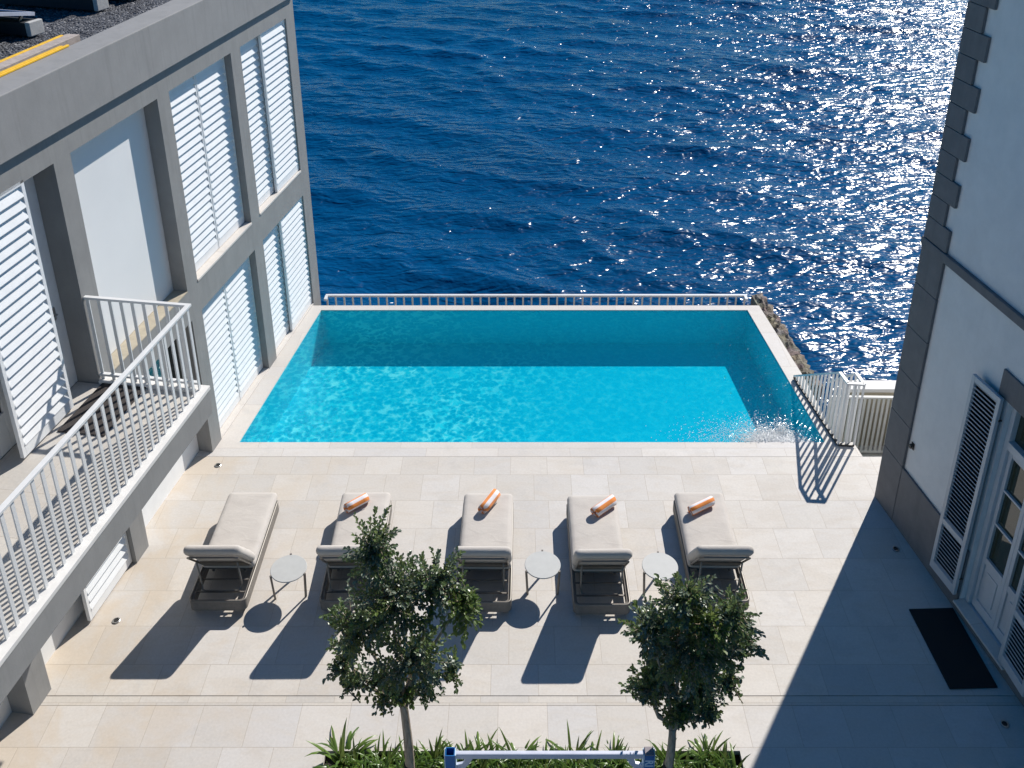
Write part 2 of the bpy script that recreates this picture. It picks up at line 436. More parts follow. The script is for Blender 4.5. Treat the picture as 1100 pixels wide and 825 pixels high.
PNL, PNR, PFR, PFL = (-4.326, 11.943), (4.775, 11.943), (4.459, 15.918), (-3.809, 15.918)
FBX = lambda y: -5.281 + (y - 7.635) * .149 / .989        # x of the grey facade at y
BX0, BX1, BY0, BY1 = -2.04, 2.36, 5.2, 6.862              # planting bed
tag(flat('terrace_paving', [
    [(-10, 7.523), (9, 7.523), (9, 11.6), (-10, 11.6)],
], M['paving']), kind='structure')
tag(flat('front_paving', [
    [(-10, BY1), (9, BY1), (9, 7.395), (-10, 7.395)],
    [(-10, -4), (BX0, -4), (BX0, BY1), (-10, BY1)],
    [(BX1, -4), (9, -4), (9, BY1), (BX1, BY1)],
    [(BX0, -4), (BX1, -4), (BX1, BY0), (BX0, BY0)],
], M['paving_front']), kind='structure')
tag(flat('drain_strip_paving', [[(-10, 7.402), (9, 7.402), (9, 7.514), (-10, 7.514)]], M['strip'], z=-.002), kind='structure')
tag(flat('terrace_base', [[(-10, 6.9), (9, 6.9), (9, 11.55), (-10, 11.55)]], M['pool_joint'], z=-.07, th=.2), kind='structure')

# planting bed soil: uneven
mb = MB(); nx, ny = 60, 24
for j in range(ny + 1):
    for i in range(nx + 1):
        mb.v.append((BX0 + .002 + (BX1 - BX0 - .004) * i / nx, BY0 + .002 + (BY1 - BY0 - .004) * j / ny, -.09 + rnd.uniform(-.02, .02)))
for j in range(ny):
    for i in range(nx):
        a = j * (nx + 1) + i; mb.f.append((a, a + 1, a + nx + 2, a + nx + 1)); mb.m.append(0)
tag(mb.build('bed_soil', M['soil'], smooth=True), kind='structure')

# the pool
pool = empty('swimming_pool', (0, 12, 0), 0, 'turquoise infinity pool with pale stone rim at the edge of the terrace', 'pool')
def inp(poly, z0, z1, mb): mb.prism(poly, z0, z1)
mb = MB()                                   # basin: floor and four walls, thickness outward
D = -.76
P4 = [PNL, PNR, PFR, PFL]
sh = lambda p: (p[0], p[1] - 12)
pf = [(x * 1.02, y) for x, y in map(sh, P4)]
mb.quad(*[(x, y, D) for x, y in map(sh, P4)])
q = list(map(sh, P4))
for i in range(4):
    a, b = q[i], q[(i + 1) % 4]
    mb.quad((b[0], b[1], D), (a[0], a[1], D), (a[0], a[1], -.012), (b[0], b[1], -.012))
mb.build('basin', M['mosaic'], pool)
mb = MB()                                   # coping
yN, yF = 11.606, 16.09
cop = [
    [(-5.6, yN), (5.25, yN), (5.22, 11.943), (-5.6, 11.943)],
    [(-5.6, 11.9435), PNL[:1] + (11.9435,), PFL, (-4.9, 15.918)],
    [PNR[:1] + (11.9435,), (4.99, 11.9435), (4.93, 13.7), (4.735, 15.918), PFR],
    [(-4.9, 15.9185), (4.735, 15.9185), (4.722, yF), (-4.9, yF)],
]
for p in cop: mb.prism([(x, y - 12) for x, y in p], -.10, .0)
mb.build('coping', M['coping'], pool)
mb = MB()                                   # outer shell below the rim
mb.prism([(x, y - 12) for x, y in [(-4.9, 15.95), (4.70, 15.95), (4.69, 16.06), (-4.9, 16.06)]], -8, -.102)
mb.build('outer_wall', M['rubble'], pool)
# water
WZ = -.022
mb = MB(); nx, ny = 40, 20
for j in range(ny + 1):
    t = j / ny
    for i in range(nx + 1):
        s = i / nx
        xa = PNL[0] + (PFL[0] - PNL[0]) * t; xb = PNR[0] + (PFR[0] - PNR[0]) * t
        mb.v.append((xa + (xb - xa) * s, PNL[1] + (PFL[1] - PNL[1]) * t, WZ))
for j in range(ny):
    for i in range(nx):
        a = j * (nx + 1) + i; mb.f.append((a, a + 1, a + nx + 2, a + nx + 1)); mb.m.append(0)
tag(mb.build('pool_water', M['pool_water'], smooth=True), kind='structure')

# sun glint built as white beads over the near right corner of the pool
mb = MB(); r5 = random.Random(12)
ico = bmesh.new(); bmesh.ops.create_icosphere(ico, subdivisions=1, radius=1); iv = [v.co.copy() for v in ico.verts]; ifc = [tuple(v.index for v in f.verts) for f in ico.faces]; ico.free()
def bead(x, y, z, r, fl=1.0): mb.add([(x + p.x * r, y + p.y * r, z + p.z * r * fl) for p in iv], ifc)
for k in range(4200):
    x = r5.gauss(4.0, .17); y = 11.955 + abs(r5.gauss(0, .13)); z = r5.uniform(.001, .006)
    bead(x, y, WZ + z, r5.uniform(.007, .014), .3)
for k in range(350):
    bead(r5.gauss(4.42, .10), 11.955 + abs(r5.gauss(0, .05)), WZ + r5.uniform(0, .008), r5.uniform(.004, .011), .8)
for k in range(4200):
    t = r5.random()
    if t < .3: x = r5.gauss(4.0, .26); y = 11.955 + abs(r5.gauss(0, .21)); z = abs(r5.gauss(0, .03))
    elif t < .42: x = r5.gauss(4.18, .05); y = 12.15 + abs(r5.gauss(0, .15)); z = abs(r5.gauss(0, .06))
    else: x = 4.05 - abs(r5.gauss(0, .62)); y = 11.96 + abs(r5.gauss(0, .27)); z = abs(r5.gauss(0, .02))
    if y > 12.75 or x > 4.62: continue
    bead(x, y, WZ + z, r5.uniform(.0025, .0085), .8)
fm, fnt, fb = new_mat('painted_glint'); fb.inputs['Base Color'].default_value = (.97, .98, .98, 1); fb.inputs['Roughness'].default_value = .25
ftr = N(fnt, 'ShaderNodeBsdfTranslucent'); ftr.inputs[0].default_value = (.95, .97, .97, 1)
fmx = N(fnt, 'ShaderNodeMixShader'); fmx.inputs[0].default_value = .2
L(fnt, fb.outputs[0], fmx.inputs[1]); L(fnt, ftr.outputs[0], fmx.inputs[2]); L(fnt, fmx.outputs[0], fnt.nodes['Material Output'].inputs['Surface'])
tag(mb.build('glint_beads', fm, smooth=True), 'white beads standing in for the sun glint in the near right corner of the pool', 'painted_glint', kind='stuff')

# the sea: wind waves on a real mesh, then a flat sheet to the horizon
SEA_Z = -7.5
def wave_sheet(x0, x1, y0, y1, dx, dy, seed):
    rs = np.random.RandomState(seed)
    xs = np.arange(x0, x1 + dx / 2, dx); ys = np.arange(y0, y1 + dy / 2, dy)
    X, Y = np.meshgrid(xs, ys); X = X.astype(np.float32); Y = Y.astype(np.float32)
    Z = np.zeros_like(X); DX = np.zeros_like(X); DY = np.zeros_like(X)
    for k in range(90):
        lam = 0.7 * (9.0 / .7) ** (rs.rand() ** 1.5)
        th = R(-104) + rs.randn() * .42
        kk = 2 * math.pi / lam
        slope = .020 if lam < 1.6 else (.029 if lam < 5 else .018)
        amp = slope / kk * rs.uniform(.5, 1.3)
        ph = rs.rand() * 2 * math.pi
        cx, cy = math.cos(th), math.sin(th)
        a = kk * (cx * X + cy * Y) + ph
        s = np.sin(a); c = np.cos(a)
        Z += amp * c; DX -= amp * cx * s * .9; DY -= amp * cy * s * .9
    # gusts: patches where the chop is stronger
    G = .85 + .25 * np.sin(X * .11 + Y * .23 + 1) + .15 * np.sin(X * .31 - Y * .17)
    V = np.stack([X + DX * G, Y + DY * G, Z * G], -1).reshape(-1, 3)
    ny_, nx_ = X.shape
    idx = np.arange(nx_ * ny_).reshape(ny_, nx_)
    F = np.stack([idx[:-1, :-1], idx[:-1, 1:], idx[1:, 1:], idx[1:, :-1]], -1).reshape(-1, 4)
    return V, F
V, F = wave_sheet(-34, 62, 14, 112, .2, .17, 3)
me = bpy.data.meshes.new('sea')
me.vertices.add(len(V)); me.vertices.foreach_set('co', V.ravel())
me.loops.add(F.size); me.loops.foreach_set('vertex_index', F.ravel())
me.polygons.add(len(F)); me.polygons.foreach_set('loop_start', np.arange(0, F.size, 4)); me.polygons.foreach_set('loop_total', np.full(len(F), 4))
me.polygons.foreach_set('use_smooth', np.ones(len(F), bool))
me.update(calc_edges=True); me.materials.append(M['sea'])
sea = bpy.data.objects.new('sea', me); sea.location = (0, 0, SEA_Z); link(sea); tag(sea, kind='structure')
mb = MB()
S = 5000
for p in ([(-S, 110), (S, 110), (S, S), (-S, S)], [(-S, -200), (-33.5, -200), (-33.5, 110), (-S, 110)],
          [(61.5, -200), (S, -200), (S, 110), (61.5, 110)], [(-33.5, -200), (61.5, -200), (61.5, 14.5), (-33.5, 14.5)]):
    mb.quad(*[(x, y, SEA_Z - .35) for x, y in p])
tag(mb.build('open_sea', M['sea']), kind='structure')
# ground under the terrace (cliff mass)
mb = MB(); mb.prism([(-14, -6), (12, -6), (12, 11.3), (-14, 11.3)], -9, -.32)
tag(mb.build('cliff_ground', M['rubble']), kind='structure')

# rubble retaining wall right of the pool
def rubble_wall(name, pts_in, pts_out, z0, z1, label, seg=26):
    """wall between two plan lines with an uneven top and faces"""
    mb = MB(); r2 = random.Random(5)
    def lerp(L_, t): return (L_[0][0] + (L_[1][0] - L_[0][0]) * t, L_[0][1] + (L_[1][1] - L_[0][1]) * t)
    cols = 6; rows = []
    for i in range(seg + 1):
        t = i / seg; a = lerp(pts_in, t); b = lerp(pts_out, t)
        prof = [(a[0], a[1], z0), (a[0], a[1], z1 - .02)]
        for k in range(1, cols):
            f = k / cols
            prof.append((a[0] + (b[0] - a[0]) * f, a[1] + (b[1] - a[1]) * f, z1 + r2.uniform(-.045, .03)))
        for k in range(9):
            f = (k / 8) ** 1.6
            j = r2.uniform(-.05, .05)
            prof.append((b[0] + j + .02, b[1] + j * .3, z1 - .03 + (z0 - z1 + .03) * f))
        rows.append(len(mb.v)); mb.v += prof
    n = len(prof)
    for i in range(seg):
        for k in range(n - 1):
            a = rows[i] + k; b = rows[i + 1] + k
            mb.f.append((a, b, b + 1, a + 1)); mb.m.append(0)
    mb.f.append(tuple(rows[0] + k for k in range(n))); mb.m.append(0)
    mb.f.append(tuple(rows[-1] + k for k in range(n - 1, -1, -1))); mb.m.append(0)
    return tag(mb.build(name, M['rubble']), label, 'wall')
rubble_wall('rubble_wall', [(4.95, 13.6), (4.74, 16.75)], [(5.23, 13.6), (4.99, 16.85)], -8, -.13,
            'rough brown rubble stone wall along the outer right rim of the pool', 40)

# ------------------------------------------------------------------ GREY BUILDING (left)
LB = empty('grey_building', (-5.281, 7.635, 0), -math.asin(.149), 'grey rendered building with white louvred shutters on the left of the pool', 'building')
# local axes: x = out of the facade, y = along it towards the sea, z = up
cols = [(8.61, 8.98), (6.36, 6.70), (4.12, 4.43), (1.86, 2.17), (-.36, -.03), (-2.60, -2.27), (-6.0, -4.5)]
ZL, ZS, ZD, ZTOP = 2.335, 2.80, 5.67, 6.0
mb = MB()
for a, b in cols: mb.box(-.38, 0, a, b, -.05 if b < 6 else -8, ZTOP)
bays = [(6.70, 8.61), (4.43, 6.36), (2.17, 4.12), (-.03, 1.86), (-2.27, -.36), (-4.5, -2.60)]
for a, b in bays:
    mb.box(-.38, 0, a, b, ZL, ZS); mb.box(-.38, 0, a, b, ZD, ZTOP)
for a, b in bays[:2]: mb.box(-.38, 0, a, b, -8, -.101)
mb.box(-9, -.42, 8.60, 8.98, -8, ZTOP)                                # gable wall to the sea
mb.box(-9, -.42, -6, -5.7, -.05, ZTOP)
mb.build('wall', M['grey'], LB)
mb = MB(); mb.box(-.41, -.385, -6, 8.6, -.05, ZTOP); mb.build('inner_wall', M['interior'], LB)
mb = MB(); mb.box(-9, .075, -6.1, 8.985, ZTOP + .001, ZTOP + .30)
mb.v = []; mb.f = []; mb.m = []
mb.box(-.345, .075, -6.1, 8.99, ZTOP + .002, 6.65)
mb.box(-9, -.346, 8.60, 8.99, ZTOP + .002, 6.65)
mb.box(-9.3, -9.001, -6.1, 8.99, ZTOP + .002, 6.65)
mb.build('parapet', M['parapet'], LB, bevel=.012)
# gravel roof: stones on a bumpy sheet
mb = MB(); nx, ny = 90, 150
r3 = np.random.RandomState(4)
for j in range(ny + 1):
    for i in range(nx + 1):
        mb.v.append((-6.2 + 5.85 * i / nx, -1.0 + 9.6 * j / ny, 6.47 + r3.uniform(-.012, .012)))
for j in range(ny):
    for i in range(nx):
        a = j * (nx + 1) + i; mb.f.append((a, a + 1, a + nx + 2, a + nx + 1)); mb.m.append(0)
mb.box(-9, -.35, -6, 8.6, 6.1, 6.4)
mb.build('gravel_roof', M['gravel'], LB)

def shutter_meshes(mb_f, mb_l, x, y0, y1, z0, z1, pitch=.115, chord=.127, tilt=20, st=.032, bot=.13, top=.05, th=.045):
    """louvred leaf in plane x; frame into mb_f, slats into mb_l"""
    mb_f.box(x - th, x, y0, y0 + st, z0, z1); mb_f.box(x - th, x, y1 - st, y1, z0, z1)
    mb_f.box(x - th, x, y0 + st, y1 - st, z0, z0 + bot); mb_f.box(x - th, x, y0 + st, y1 - st, z1 - top, z1)
    n = int((z1 - top - z0 - bot) / pitch)
    p = (z1 - top - z0 - bot) / n
    for k in range(n):
        zc = z0 + bot + p * (k + .5)
        Mx = Matrix.Translation((x - th * .45, 0, zc)) @ Matrix.Rotation(R(-tilt), 4, 'Y')
        mb_l.box(-.009, .009, y0 + st, y1 - st, -chord / 2, chord / 2, Mx)
def lb_shutter(x, y0, y1, z0, z1, **kw):
    f, l = MB(), MB(); shutter_meshes(f, l, x, y0, y1, z0, z1, **kw)
    fo = f.build('shutter', M['white_paint'], LB, bevel=.003)
    l.build('louvre_slats', M['white_paint'], fo, bevel=.006)
    return fo
lb_shutter(-.10, 6.705, 7.62, ZS + .045, ZD - .01)
lb_shutter(-.03, 7.56, 8.605, ZS + .045, ZD - .01)
lb_shutter(-.115, 4.435, 5.40, ZS + .045, ZD - .01)
lb_shutter(-.11, 5.404, 6.355, ZS + .045, ZD - .01)
lb_shutter(-.10, 6.705, 7.62, .03, ZL - .01)
lb_shutter(-.03, 7.56, 8.605, .03, ZL - .01)
lb_shutter(-.115, 4.435, 5.40, .03, ZL - .01)
lb_shutter(-.11, 5.404, 6.355, .03, ZL - .01)
for a, b in ((6.702, 8.608), (4.432, 6.358)):                   # sills
    mb = MB(); mb.box(-.36, .012, a, b, ZS + .001, ZS + .038); mb.build('sill', M['coping'], LB, bevel=.004)
    mb = MB(); mb.box(-.36, -.002, a, b, -.1, .022); mb.build('sill', M['coping'], LB, bevel=.004)
# white blank panel of the third bay
mb = MB(); mb.box(-.25, -.21, 2.172, 4.118, ZS + .02, ZD - .002); mb.build('blank_panel', M['panel'], LB)
mb = MB(); mb.box(-.36, .004, 2.172, 4.118, ZS + .001, ZS + .016); mb.build('ledge', M['tan_ledge'], LB)
# ground floor glazing of the third bay
mb = MB(); mb.box(-.27, -.22, 2.172, 4.118, -.03, .92); mb.box(-.27, -.22, 2.172, 2.26, .92, ZL - .002); mb.box(-.27, -.22, 3.1, 3.17, .92, ZL - .002)
mb.box(-.27, -.22, 4.03, 4.118, .92, ZL - .002); mb.box(-.27, -.22, 2.26, 3.1, ZL - .08, ZL - .002); mb.box(-.27, -.22, 3.17, 4.03, ZL - .08, ZL - .002)
wo = mb.build('window', M['white_paint'], LB, bevel=.004)
for a, b in ((2.26, 3.1), (3.17, 4.03)):
    mb = MB(); mb.box(-.252, -.24, a, b, .92, ZL - .08); mb.build('pane', M['glass'], wo)
# fourth bay: balcony door with a sliding louvred shutter
mb = MB()
for a, b in ((-.028, .06), (1.30, 1.38), (1.63, 1.858), (.62, .70)): mb.box(-.33, -.275, a, b, 2.842, ZD - .002)
for a, b in ((.06, .62), (.70, 1.30), (1.38, 1.63)):
    mb.box(-.33, -.275, a, b, 2.842, 3.30); mb.box(-.33, -.275, a, b, ZD - .12, ZD - .002)
do = mb.build('balcony_door', M['white_paint'], LB, bevel=.004)
for a, b in ((.06, .62), (.70, 1.30), (1.38, 1.63)):
    mb = MB(); mb.box(-.312, -.298, a, b, 3.30, ZD - .12); mb.build('pane', M['glass'], do)
mb = MB(); mb.tube([(-.272, 1.70, 3.86), (-.23, 1.70, 3.86), (-.23, 1.60, 3.86)], .011, 8); mb.box(-.275, -.268, 1.67, 1.73, 3.78, 3.94)
mb.build('handle', M['steel'], do)
lb_shutter(.0, .43, 1.345, 2.875, ZD + .03, pitch=.118, chord=.134, st=.05)
mb = MB(); mb.box(-.25, -.21, -2.268, -.362, 2.842, ZD - .002); mb.build('blank_panel', M['panel'], LB)
# lower openings beneath the balcony
f = lb_shutter(-.06, .88, 1.855, .03, ZL - .01, pitch=.118, chord=.134, st=.05)
mb = MB(); mb.box(-.30, -.26, -.028, 1.858, -.03, .30); mb.box(-.30, -.26, -.028, .15, .30, ZL - .002); mb.box(-.30, -.26, .15, 1.858, 1.9, ZL - .002)
wo = mb.build('basement_window', M['panel'], LB, bevel=.004)
mb = MB(); mb.box(-.292, -.28, .15, 1.858, .30, 1.9); mb.build('pane', M['glass'], wo)
mb = MB(); mb.box(-.30, -.26, -2.268, -.362, -.03, ZL - .002); mb.box(-.30, -.26, -4.498, -2.602, -.03, ZL - .002)
mb.build('panel', M['panel'], LB)
# balcony
mb = MB(); mb.box(.003, 1.35, -4.6, 1.95, 2.50, 2.822)
bal = mb.build('balcony', M['grey'], LB, bevel=.006)
mb = MB(); mb.box(-.27, 1.24, -4.6, 1.84, 2.8225, 2.84); mb.build('floor_tiles', M['balcony_tile'], bal)
mb = MB(); mb.box(1.241, 1.36, -4.6, 1.96, 2.823, 2.875); mb.box(.004, 1.2405, 1.841, 1.96, 2.823, 2.875)
mb.build('kerb', M['kerb'], bal, bevel=.004)
rail = MB()
ZR = 3.99
rail.bar((1.275, -4.6, ZR), (1.275, 1.93, ZR), .055, .03)
rail.bar((.003, 1.905, ZR - .001), (1.247, 1.905, ZR - .001), .05, .03)
rail.bar((.003, 1.905, 2.94), (1.26, 1.905, 2.94), .05, .03)
rl = rail.build('railing', M['rail_paint'], LB, bevel=.003)
def baluster(x, y, flip):
    b = MB()
    w, d = (.04, .014) if flip else (.014, .04)
    b.box(x - w / 2, x + w / 2, y - d / 2, y + d / 2, 2.87, ZR - .014)
    return b.build('baluster', M['rail_paint'], rl)
y = 1.87; protob = None
k = 0
while y > -3.2:
    if protob is None: protob = baluster(0, 0, False); protob.location = (1.275, y, 0)
    else:
        c = protob.copy(); link(c, rl); c.location = (1.275, y, 0)
    y -= .1365; k += 1
protob2 = None
for k in range(9):
    x = 1.14 - k * .138
    if protob2 is None: protob2 = baluster(0, 0, True); protob2.location = (x, 1.905, 0)
    else:
        c = protob2.copy(); link(c, rl); c.location = (x, 1.905, 0)
def lb_world(x, y, z):
    th = -math.asin(.149)
    return (LB.location.x + x * math.cos(th) - y * math.sin(th), LB.location.y + x * math.sin(th) + y * math.cos(th), z)
TH_L = -math.asin(.149)
# mat on the balcony
mb = MB(); mb.box(-.28, .28, -.46, .46, 0, .016)
o = mb.build('doormat', M['rail_mat'], bevel=.004); o.location = lb_world(.33, 1.39, 2.841); o.rotation_euler.z = TH_L
tag(o, 'brown doormat on the balcony floor behind the white railing', 'doormat')

# things on the roof
def solar_panel(x, y, label, w=1.65, d=1.0, tilt=12):
    e = empty('solar_panel', lb_world(x, y, 6.50), TH_L - R(8), label, 'solar panel', 'solar panels on the gravel roof')
    Mt = Matrix.Translation((0, 0, .34)) @ Matrix.Rotation(R(-tilt), 4, 'X')
    b = MB(); b.box(-w, 0, -d / 2, d / 2, -.012, .012, Mt); b.build('cells', M['solar'], e)
    b = MB()
    for s in (-1, 1): b.box(-w - .02, .02, s * d / 2 - .02, s * d / 2 + .02, -.025, .02, Mt)
    for s in (-w, 0): b.box(s - .02, s + .02, -d / 2 + .02, d / 2 - .02, -.025, .02, Mt)
    b.build('panel_frame', M['lilac_metal'], e)
    for s in (-.08, -w + .1):
        b = MB(); b.bar((s, -d * .42, .42), (s, -d * .30, .16), .03, .03); b.bar((s, d * .40, .24), (s, d * .32, .15), .03, .03)
        b.build('strut', M['steel'], e)
    for yy in (-d * .36, d * .38):
        b = MB(); b.box(-w + .02, .06, yy - .12, yy + .12, 0, .17); bo = b.build('ballast_block', M['shaded_block'], e, bevel=.01)
        b = MB(); b.box(.062, .13, yy - .12, yy + .12, -.005, .178); b.build('end_cap', M['concrete'], bo, bevel=.012)
    return e
solar_panel(-1.58, 3.62, 'solar panel with pale frame nearest the yellow beams on the roof')
solar_panel(-1.42, 5.78, 'second solar panel on the dark gravel, farther from the yellow beams')
def plank(name, a, b, w, h, label, mats):
    A = Vector(lb_world(*a)); B = Vector(lb_world(*b))
    e = empty(name, A, 0, label, 'beam', 'yellow beams lying on the roof edge')
    d = B - A
    e.rotation_euler = (0, math.atan2(-d.z, 1) * 0, math.atan2(d.y, d.x) - math.pi / 2)
    Lh = math.hypot(d.x, d.y)
    bb = MB(); bb.box(-w / 2, w / 2, 0, Lh, 0, h); bb.build('web', mats[0], e, bevel=.006)
    for s in (-1,):
        bb = MB(); bb.box(s * w / 2 - .022 if s > 0 else -w / 2 - .020, w / 2 + .020 if s > 0 else -w / 2 + .022, .0, Lh - .10, -.004, h + .012)
        bb.build('edge_strip', mats[1], e, bevel=.006)
    return e
plank('timber_beam', (-.66, .2, 6.53), (-.66, 3.60, 6.53), .17, .10, 'long pale timber beam with yellow painted edges on the roof gravel', (M['plank_wood'], M['yellow']))
plank('yellow_beam', (-.33, .2, 6.652), (-.33, 2.98, 6.652), .035, .025, 'thin worn yellow beam lying along the grey parapet', (M['yellow'], M['yellow']))

# ------------------------------------------------------------------ WHITE BUILDING (right)
TH_R = math.asin(.145)
RB = empty('white_building', (5.173, 10.721, 0), TH_R, 'white stucco house with dark stone quoins in shade right of the terrace', 'house')
# local: -x = out of the facade, -y = along it towards the camera (s = -y)
HT = 11.5
DS0, DS1, DZ0, DZ1 = 2.02, 3.02, .16, 3.12
mb = MB()
mb.box(0, .45, -DS0, -.02, -9, HT); mb.box(0, .45, -14, -DS1, -.3, HT)
mb.box(0, .45, -DS1, -DS0, DZ1, HT); mb.box(0, .45, -DS1, -DS0, -.3, DZ0)
mb.box(.451, 9, -14, -.02, -9, HT - .1)
mb.build('wall', M['white_wall'], RB)
mb = MB()
mb.box(-.035, -.002, -DS0 + .02, -.46, -.05, .91); mb.box(-.035, -.002, -14, -DS1 - .02, -.05, .91)
mb.box(-.035, -.002, -DS1 - .019, -DS0 + .019, -.05, DZ0 - .01)
mb.build('plinth', M['dark_stone'], RB, bevel=.006)
def quoin(w, z0, z1):
    b = MB(); b.box(-.04, -.002, -w, .03, z0 + .003, z1 - .003); b.box(-.0015, .6 if w > .4 else .45, -.019, .03, z0 + .003, z1 - .003)
    return b.build('quoin', M['dark_stone'], RB, bevel=.006)
zz = [-.05, .92, 1.56, 2.21, 2.88, 3.52, 4.05]
for a, b in zip(zz, zz[1:]): quoin(.458, a, b)
z = 4.17; k = 0
while z < HT - .3:
    quoin(.465 if k % 2 == 0 else .318, z + (.0 if k else .0), z + .2985); z += .2985; k += 1
mb = MB(); mb.box(-.055, -.003, -14, .045, 4.052, 4.168); mb.build('string_course', M['dark_stone'], RB, bevel=.008)
mb = MB(); mb.box(-.03, -.002, -3.20, -1.86, DZ1 + .003, 3.45); mb.build('lintel', M['dark_stone'], RB, bevel=.006)
mb = MB(); mb.box(-.4, 9.2, -14, .3, HT + .005, HT + .3); mb.build('roof', M['dark_stone'], RB)
# french door
mb = MB()
xd0, xd1 = .10, .16
def dbox(s0, s1, z0, z1, x0=None, x1=None): mb.box(xd0 if x0 is None else x0, xd1 if x1 is None else x1, -s1, -s0, z0, z1)
dbox(DS0 + .002, DS0 + .07, DZ0, DZ1 - .002, .06, .2); dbox(DS1 - .07, DS1 - .002, DZ0, DZ1 - .002, .06, .2); dbox(DS0 + .07, DS1 - .07, DZ1 - .07, DZ1 - .002, .06, .2)
dbox(DS0 + .07, DS1 - .07, 2.52, 2.62, .05, .2)                       # transom bar
fr = mb.build('french_door', M['door_paint'], RB, bevel=.006)
def leaf(s0, s1):
    global mb
    mb = MB(); st = .055
    dbox(s0, s0 + st, DZ0 + .01, 2.515); dbox(s1 - st, s1, DZ0 + .01, 2.515)
    dbox(s0 + st, s1 - st, DZ0 + .01, .30); dbox(s0 + st, s1 - st, .86, .95); dbox(s0 + st, s1 - st, 2.43, 2.515)
    for zb in (1.46, 1.95): dbox(s0 + st, s1 - st, zb, zb + .028)
    dbox(s0 + st, s1 - st, .30, .86, xd0 + .02, xd1 - .01)
    dbox(s0 + st + .06, s1 - st - .06, .38, .78, xd0 + .008, xd0 + .0195)
    lf = mb.build('door_leaf', M['door_paint'], fr, bevel=.005)
    mb = MB(); dbox(s0 + st, s1 - st, .95, 2.43, xd0 + .035, xd0 + .043); mb.build('door_pane', M['glass_green'], fr)
leaf(DS0 + .072, 2.519); leaf(2.521, DS1 - .072)
mb = MB(); dbox(DS0 + .07, DS1 - .07, 2.62, DZ1 - .07, xd0 + .03, xd0 + .038); mb.build('transom_pane', M['glass_green'], fr)
mb = MB(); dbox(2.49, 2.55, DZ1 - .5, DZ1 - .07, xd0, xd1); mb.build('glazing_bar', M['door_paint'], fr)
mb = MB(); mb.box(-.10, .055, -DS1 + .002, -DS0 - .002, DZ0 - .009, DZ0 + .02); mb.build('threshold', M['coping'], fr, bevel=.005)
def rb_shutter(s0, s1, z0, z1, ang, hinge):
    """leaf folded back on the wall; local frame at the hinge"""
    e = MB(); l = MB(); w = s1 - s0; th = .045; st = .055
    def rail_(z, h): e.box(-th, 0, st, w - st, z, z + h)
    e.box(-th, 0, 0, st, 0, z1 - z0); e.box(-th, 0, w - st, w, 0, z1 - z0)
    rail_(0, .12); rail_(z1 - z0 - .07, .07); rail_(.74, .075)
    for a, b in ((.12, .74), (.815, z1 - z0 - .07)):
        n = int((b - a) / .056)
        for k in range(n):
            zc = a + (b - a) * (k + .5) / n
            Mx = Matrix.Translation((-th / 2, 0, zc)) @ Matrix.Rotation(R(-40), 4, 'Y')
            l.box(-.004, .004, st, w - st, -.027, .027, Mx)
    fo = e.build('shutter', M['shutter_grey'], RB, bevel=.004)
    l.build('louvre_slats', M['shutter_grey'], fo)
    bk = MB(); bk.box(.0005, .004, st - .01, w - st + .01, .05, z1 - z0 - .03); bk.build('shutter_back', M['dark_metal'], fo)
    for zc in (.25, z1 - z0 - .3):
        h = MB(); h.tube([(-.01, 0 if hinge > 0 else 0, zc), (.03, 0, zc)], .012, 8); h.build('hinge', M['dark_metal'], fo)
    return fo
f1 = rb_shutter(0, .50, .24, 3.15, 0, 1); f1.location = (-.055, -DS0 + .015, .24); f1.rotation_euler.z = R(3)
# leaf runs +y from its hinge: first one folds towards the corner
f2 = rb_shutter(0, .50, .24, 3.15, 0, 1); f2.location = (-.10, -3.43, .24); f2.rotation_euler.z = R(-4)
def rb_world(out, s, z):
    return (RB.location.x - out * math.cos(TH_R) + s * math.sin(TH_R), RB.location.y - out * math.sin(TH_R) - s * math.cos(TH_R), z)
# wall light
wl = empty('wall_light', rb_world(.001, .545, 1.34), TH_R, 'small black round wall light on the white house wall', 'wall light')
b = MB(); b.box(-.012, 0, -.035, .035, -.05, .05); b.build('back_plate', M['dark_metal'], wl, bevel=.006)
b = MB(); b.tube([(-.012, 0, .0), (-.05, 0, 0)], .032, 16); b.build('lamp_head', M['dark_metal'], wl, bevel=.006)
# doormat
mb = MB(); mb.box(-.277, .277, -.56, .56, 0, .018)
o = mb.build('doormat', M['rubber'], bevel=.005); o.location = (5.152, 8.165, .001); o.rotation_euler.z = R(2)
tag(o, 'large black doormat on the paving in front of the french door', 'doormat')

# ------------------------------------------------------------------ recessed floor lights
def floor_light(x, y, label, first=[None]):
    if first[0] is None:
        e = empty('floor_light', (x, y, 0.0015), 0, label, 'floor light', 'round lights set into the paving')
        b = MB(); b.lathe([(.048, .0), (.048, .008), (.043, .011), (.031, .011), (.031, .004)], 24); b.build('ring', M['steel'], e)
        b = MB(); b.lathe([(.030, .0), (.030, .006)], 20); b.build('lens', M['dark_metal'], e)
        first[0] = e
    else:
        e = copy_tree(first[0]); e.location = (x, y, .0015); e['label'] = label
    return e
floor_light(-4.916, 8.548, 'round steel floor light in the paving beside the leftmost lounger')
floor_light(-4.50, 11.40, 'round floor light at the near left corner of the pool')
floor_light(5.06, 9.721, 'dark round floor light in the shade near the corner of the white house')
floor_light(5.315, 7.169, 'round floor light below the black doormat, near the lower right corner')

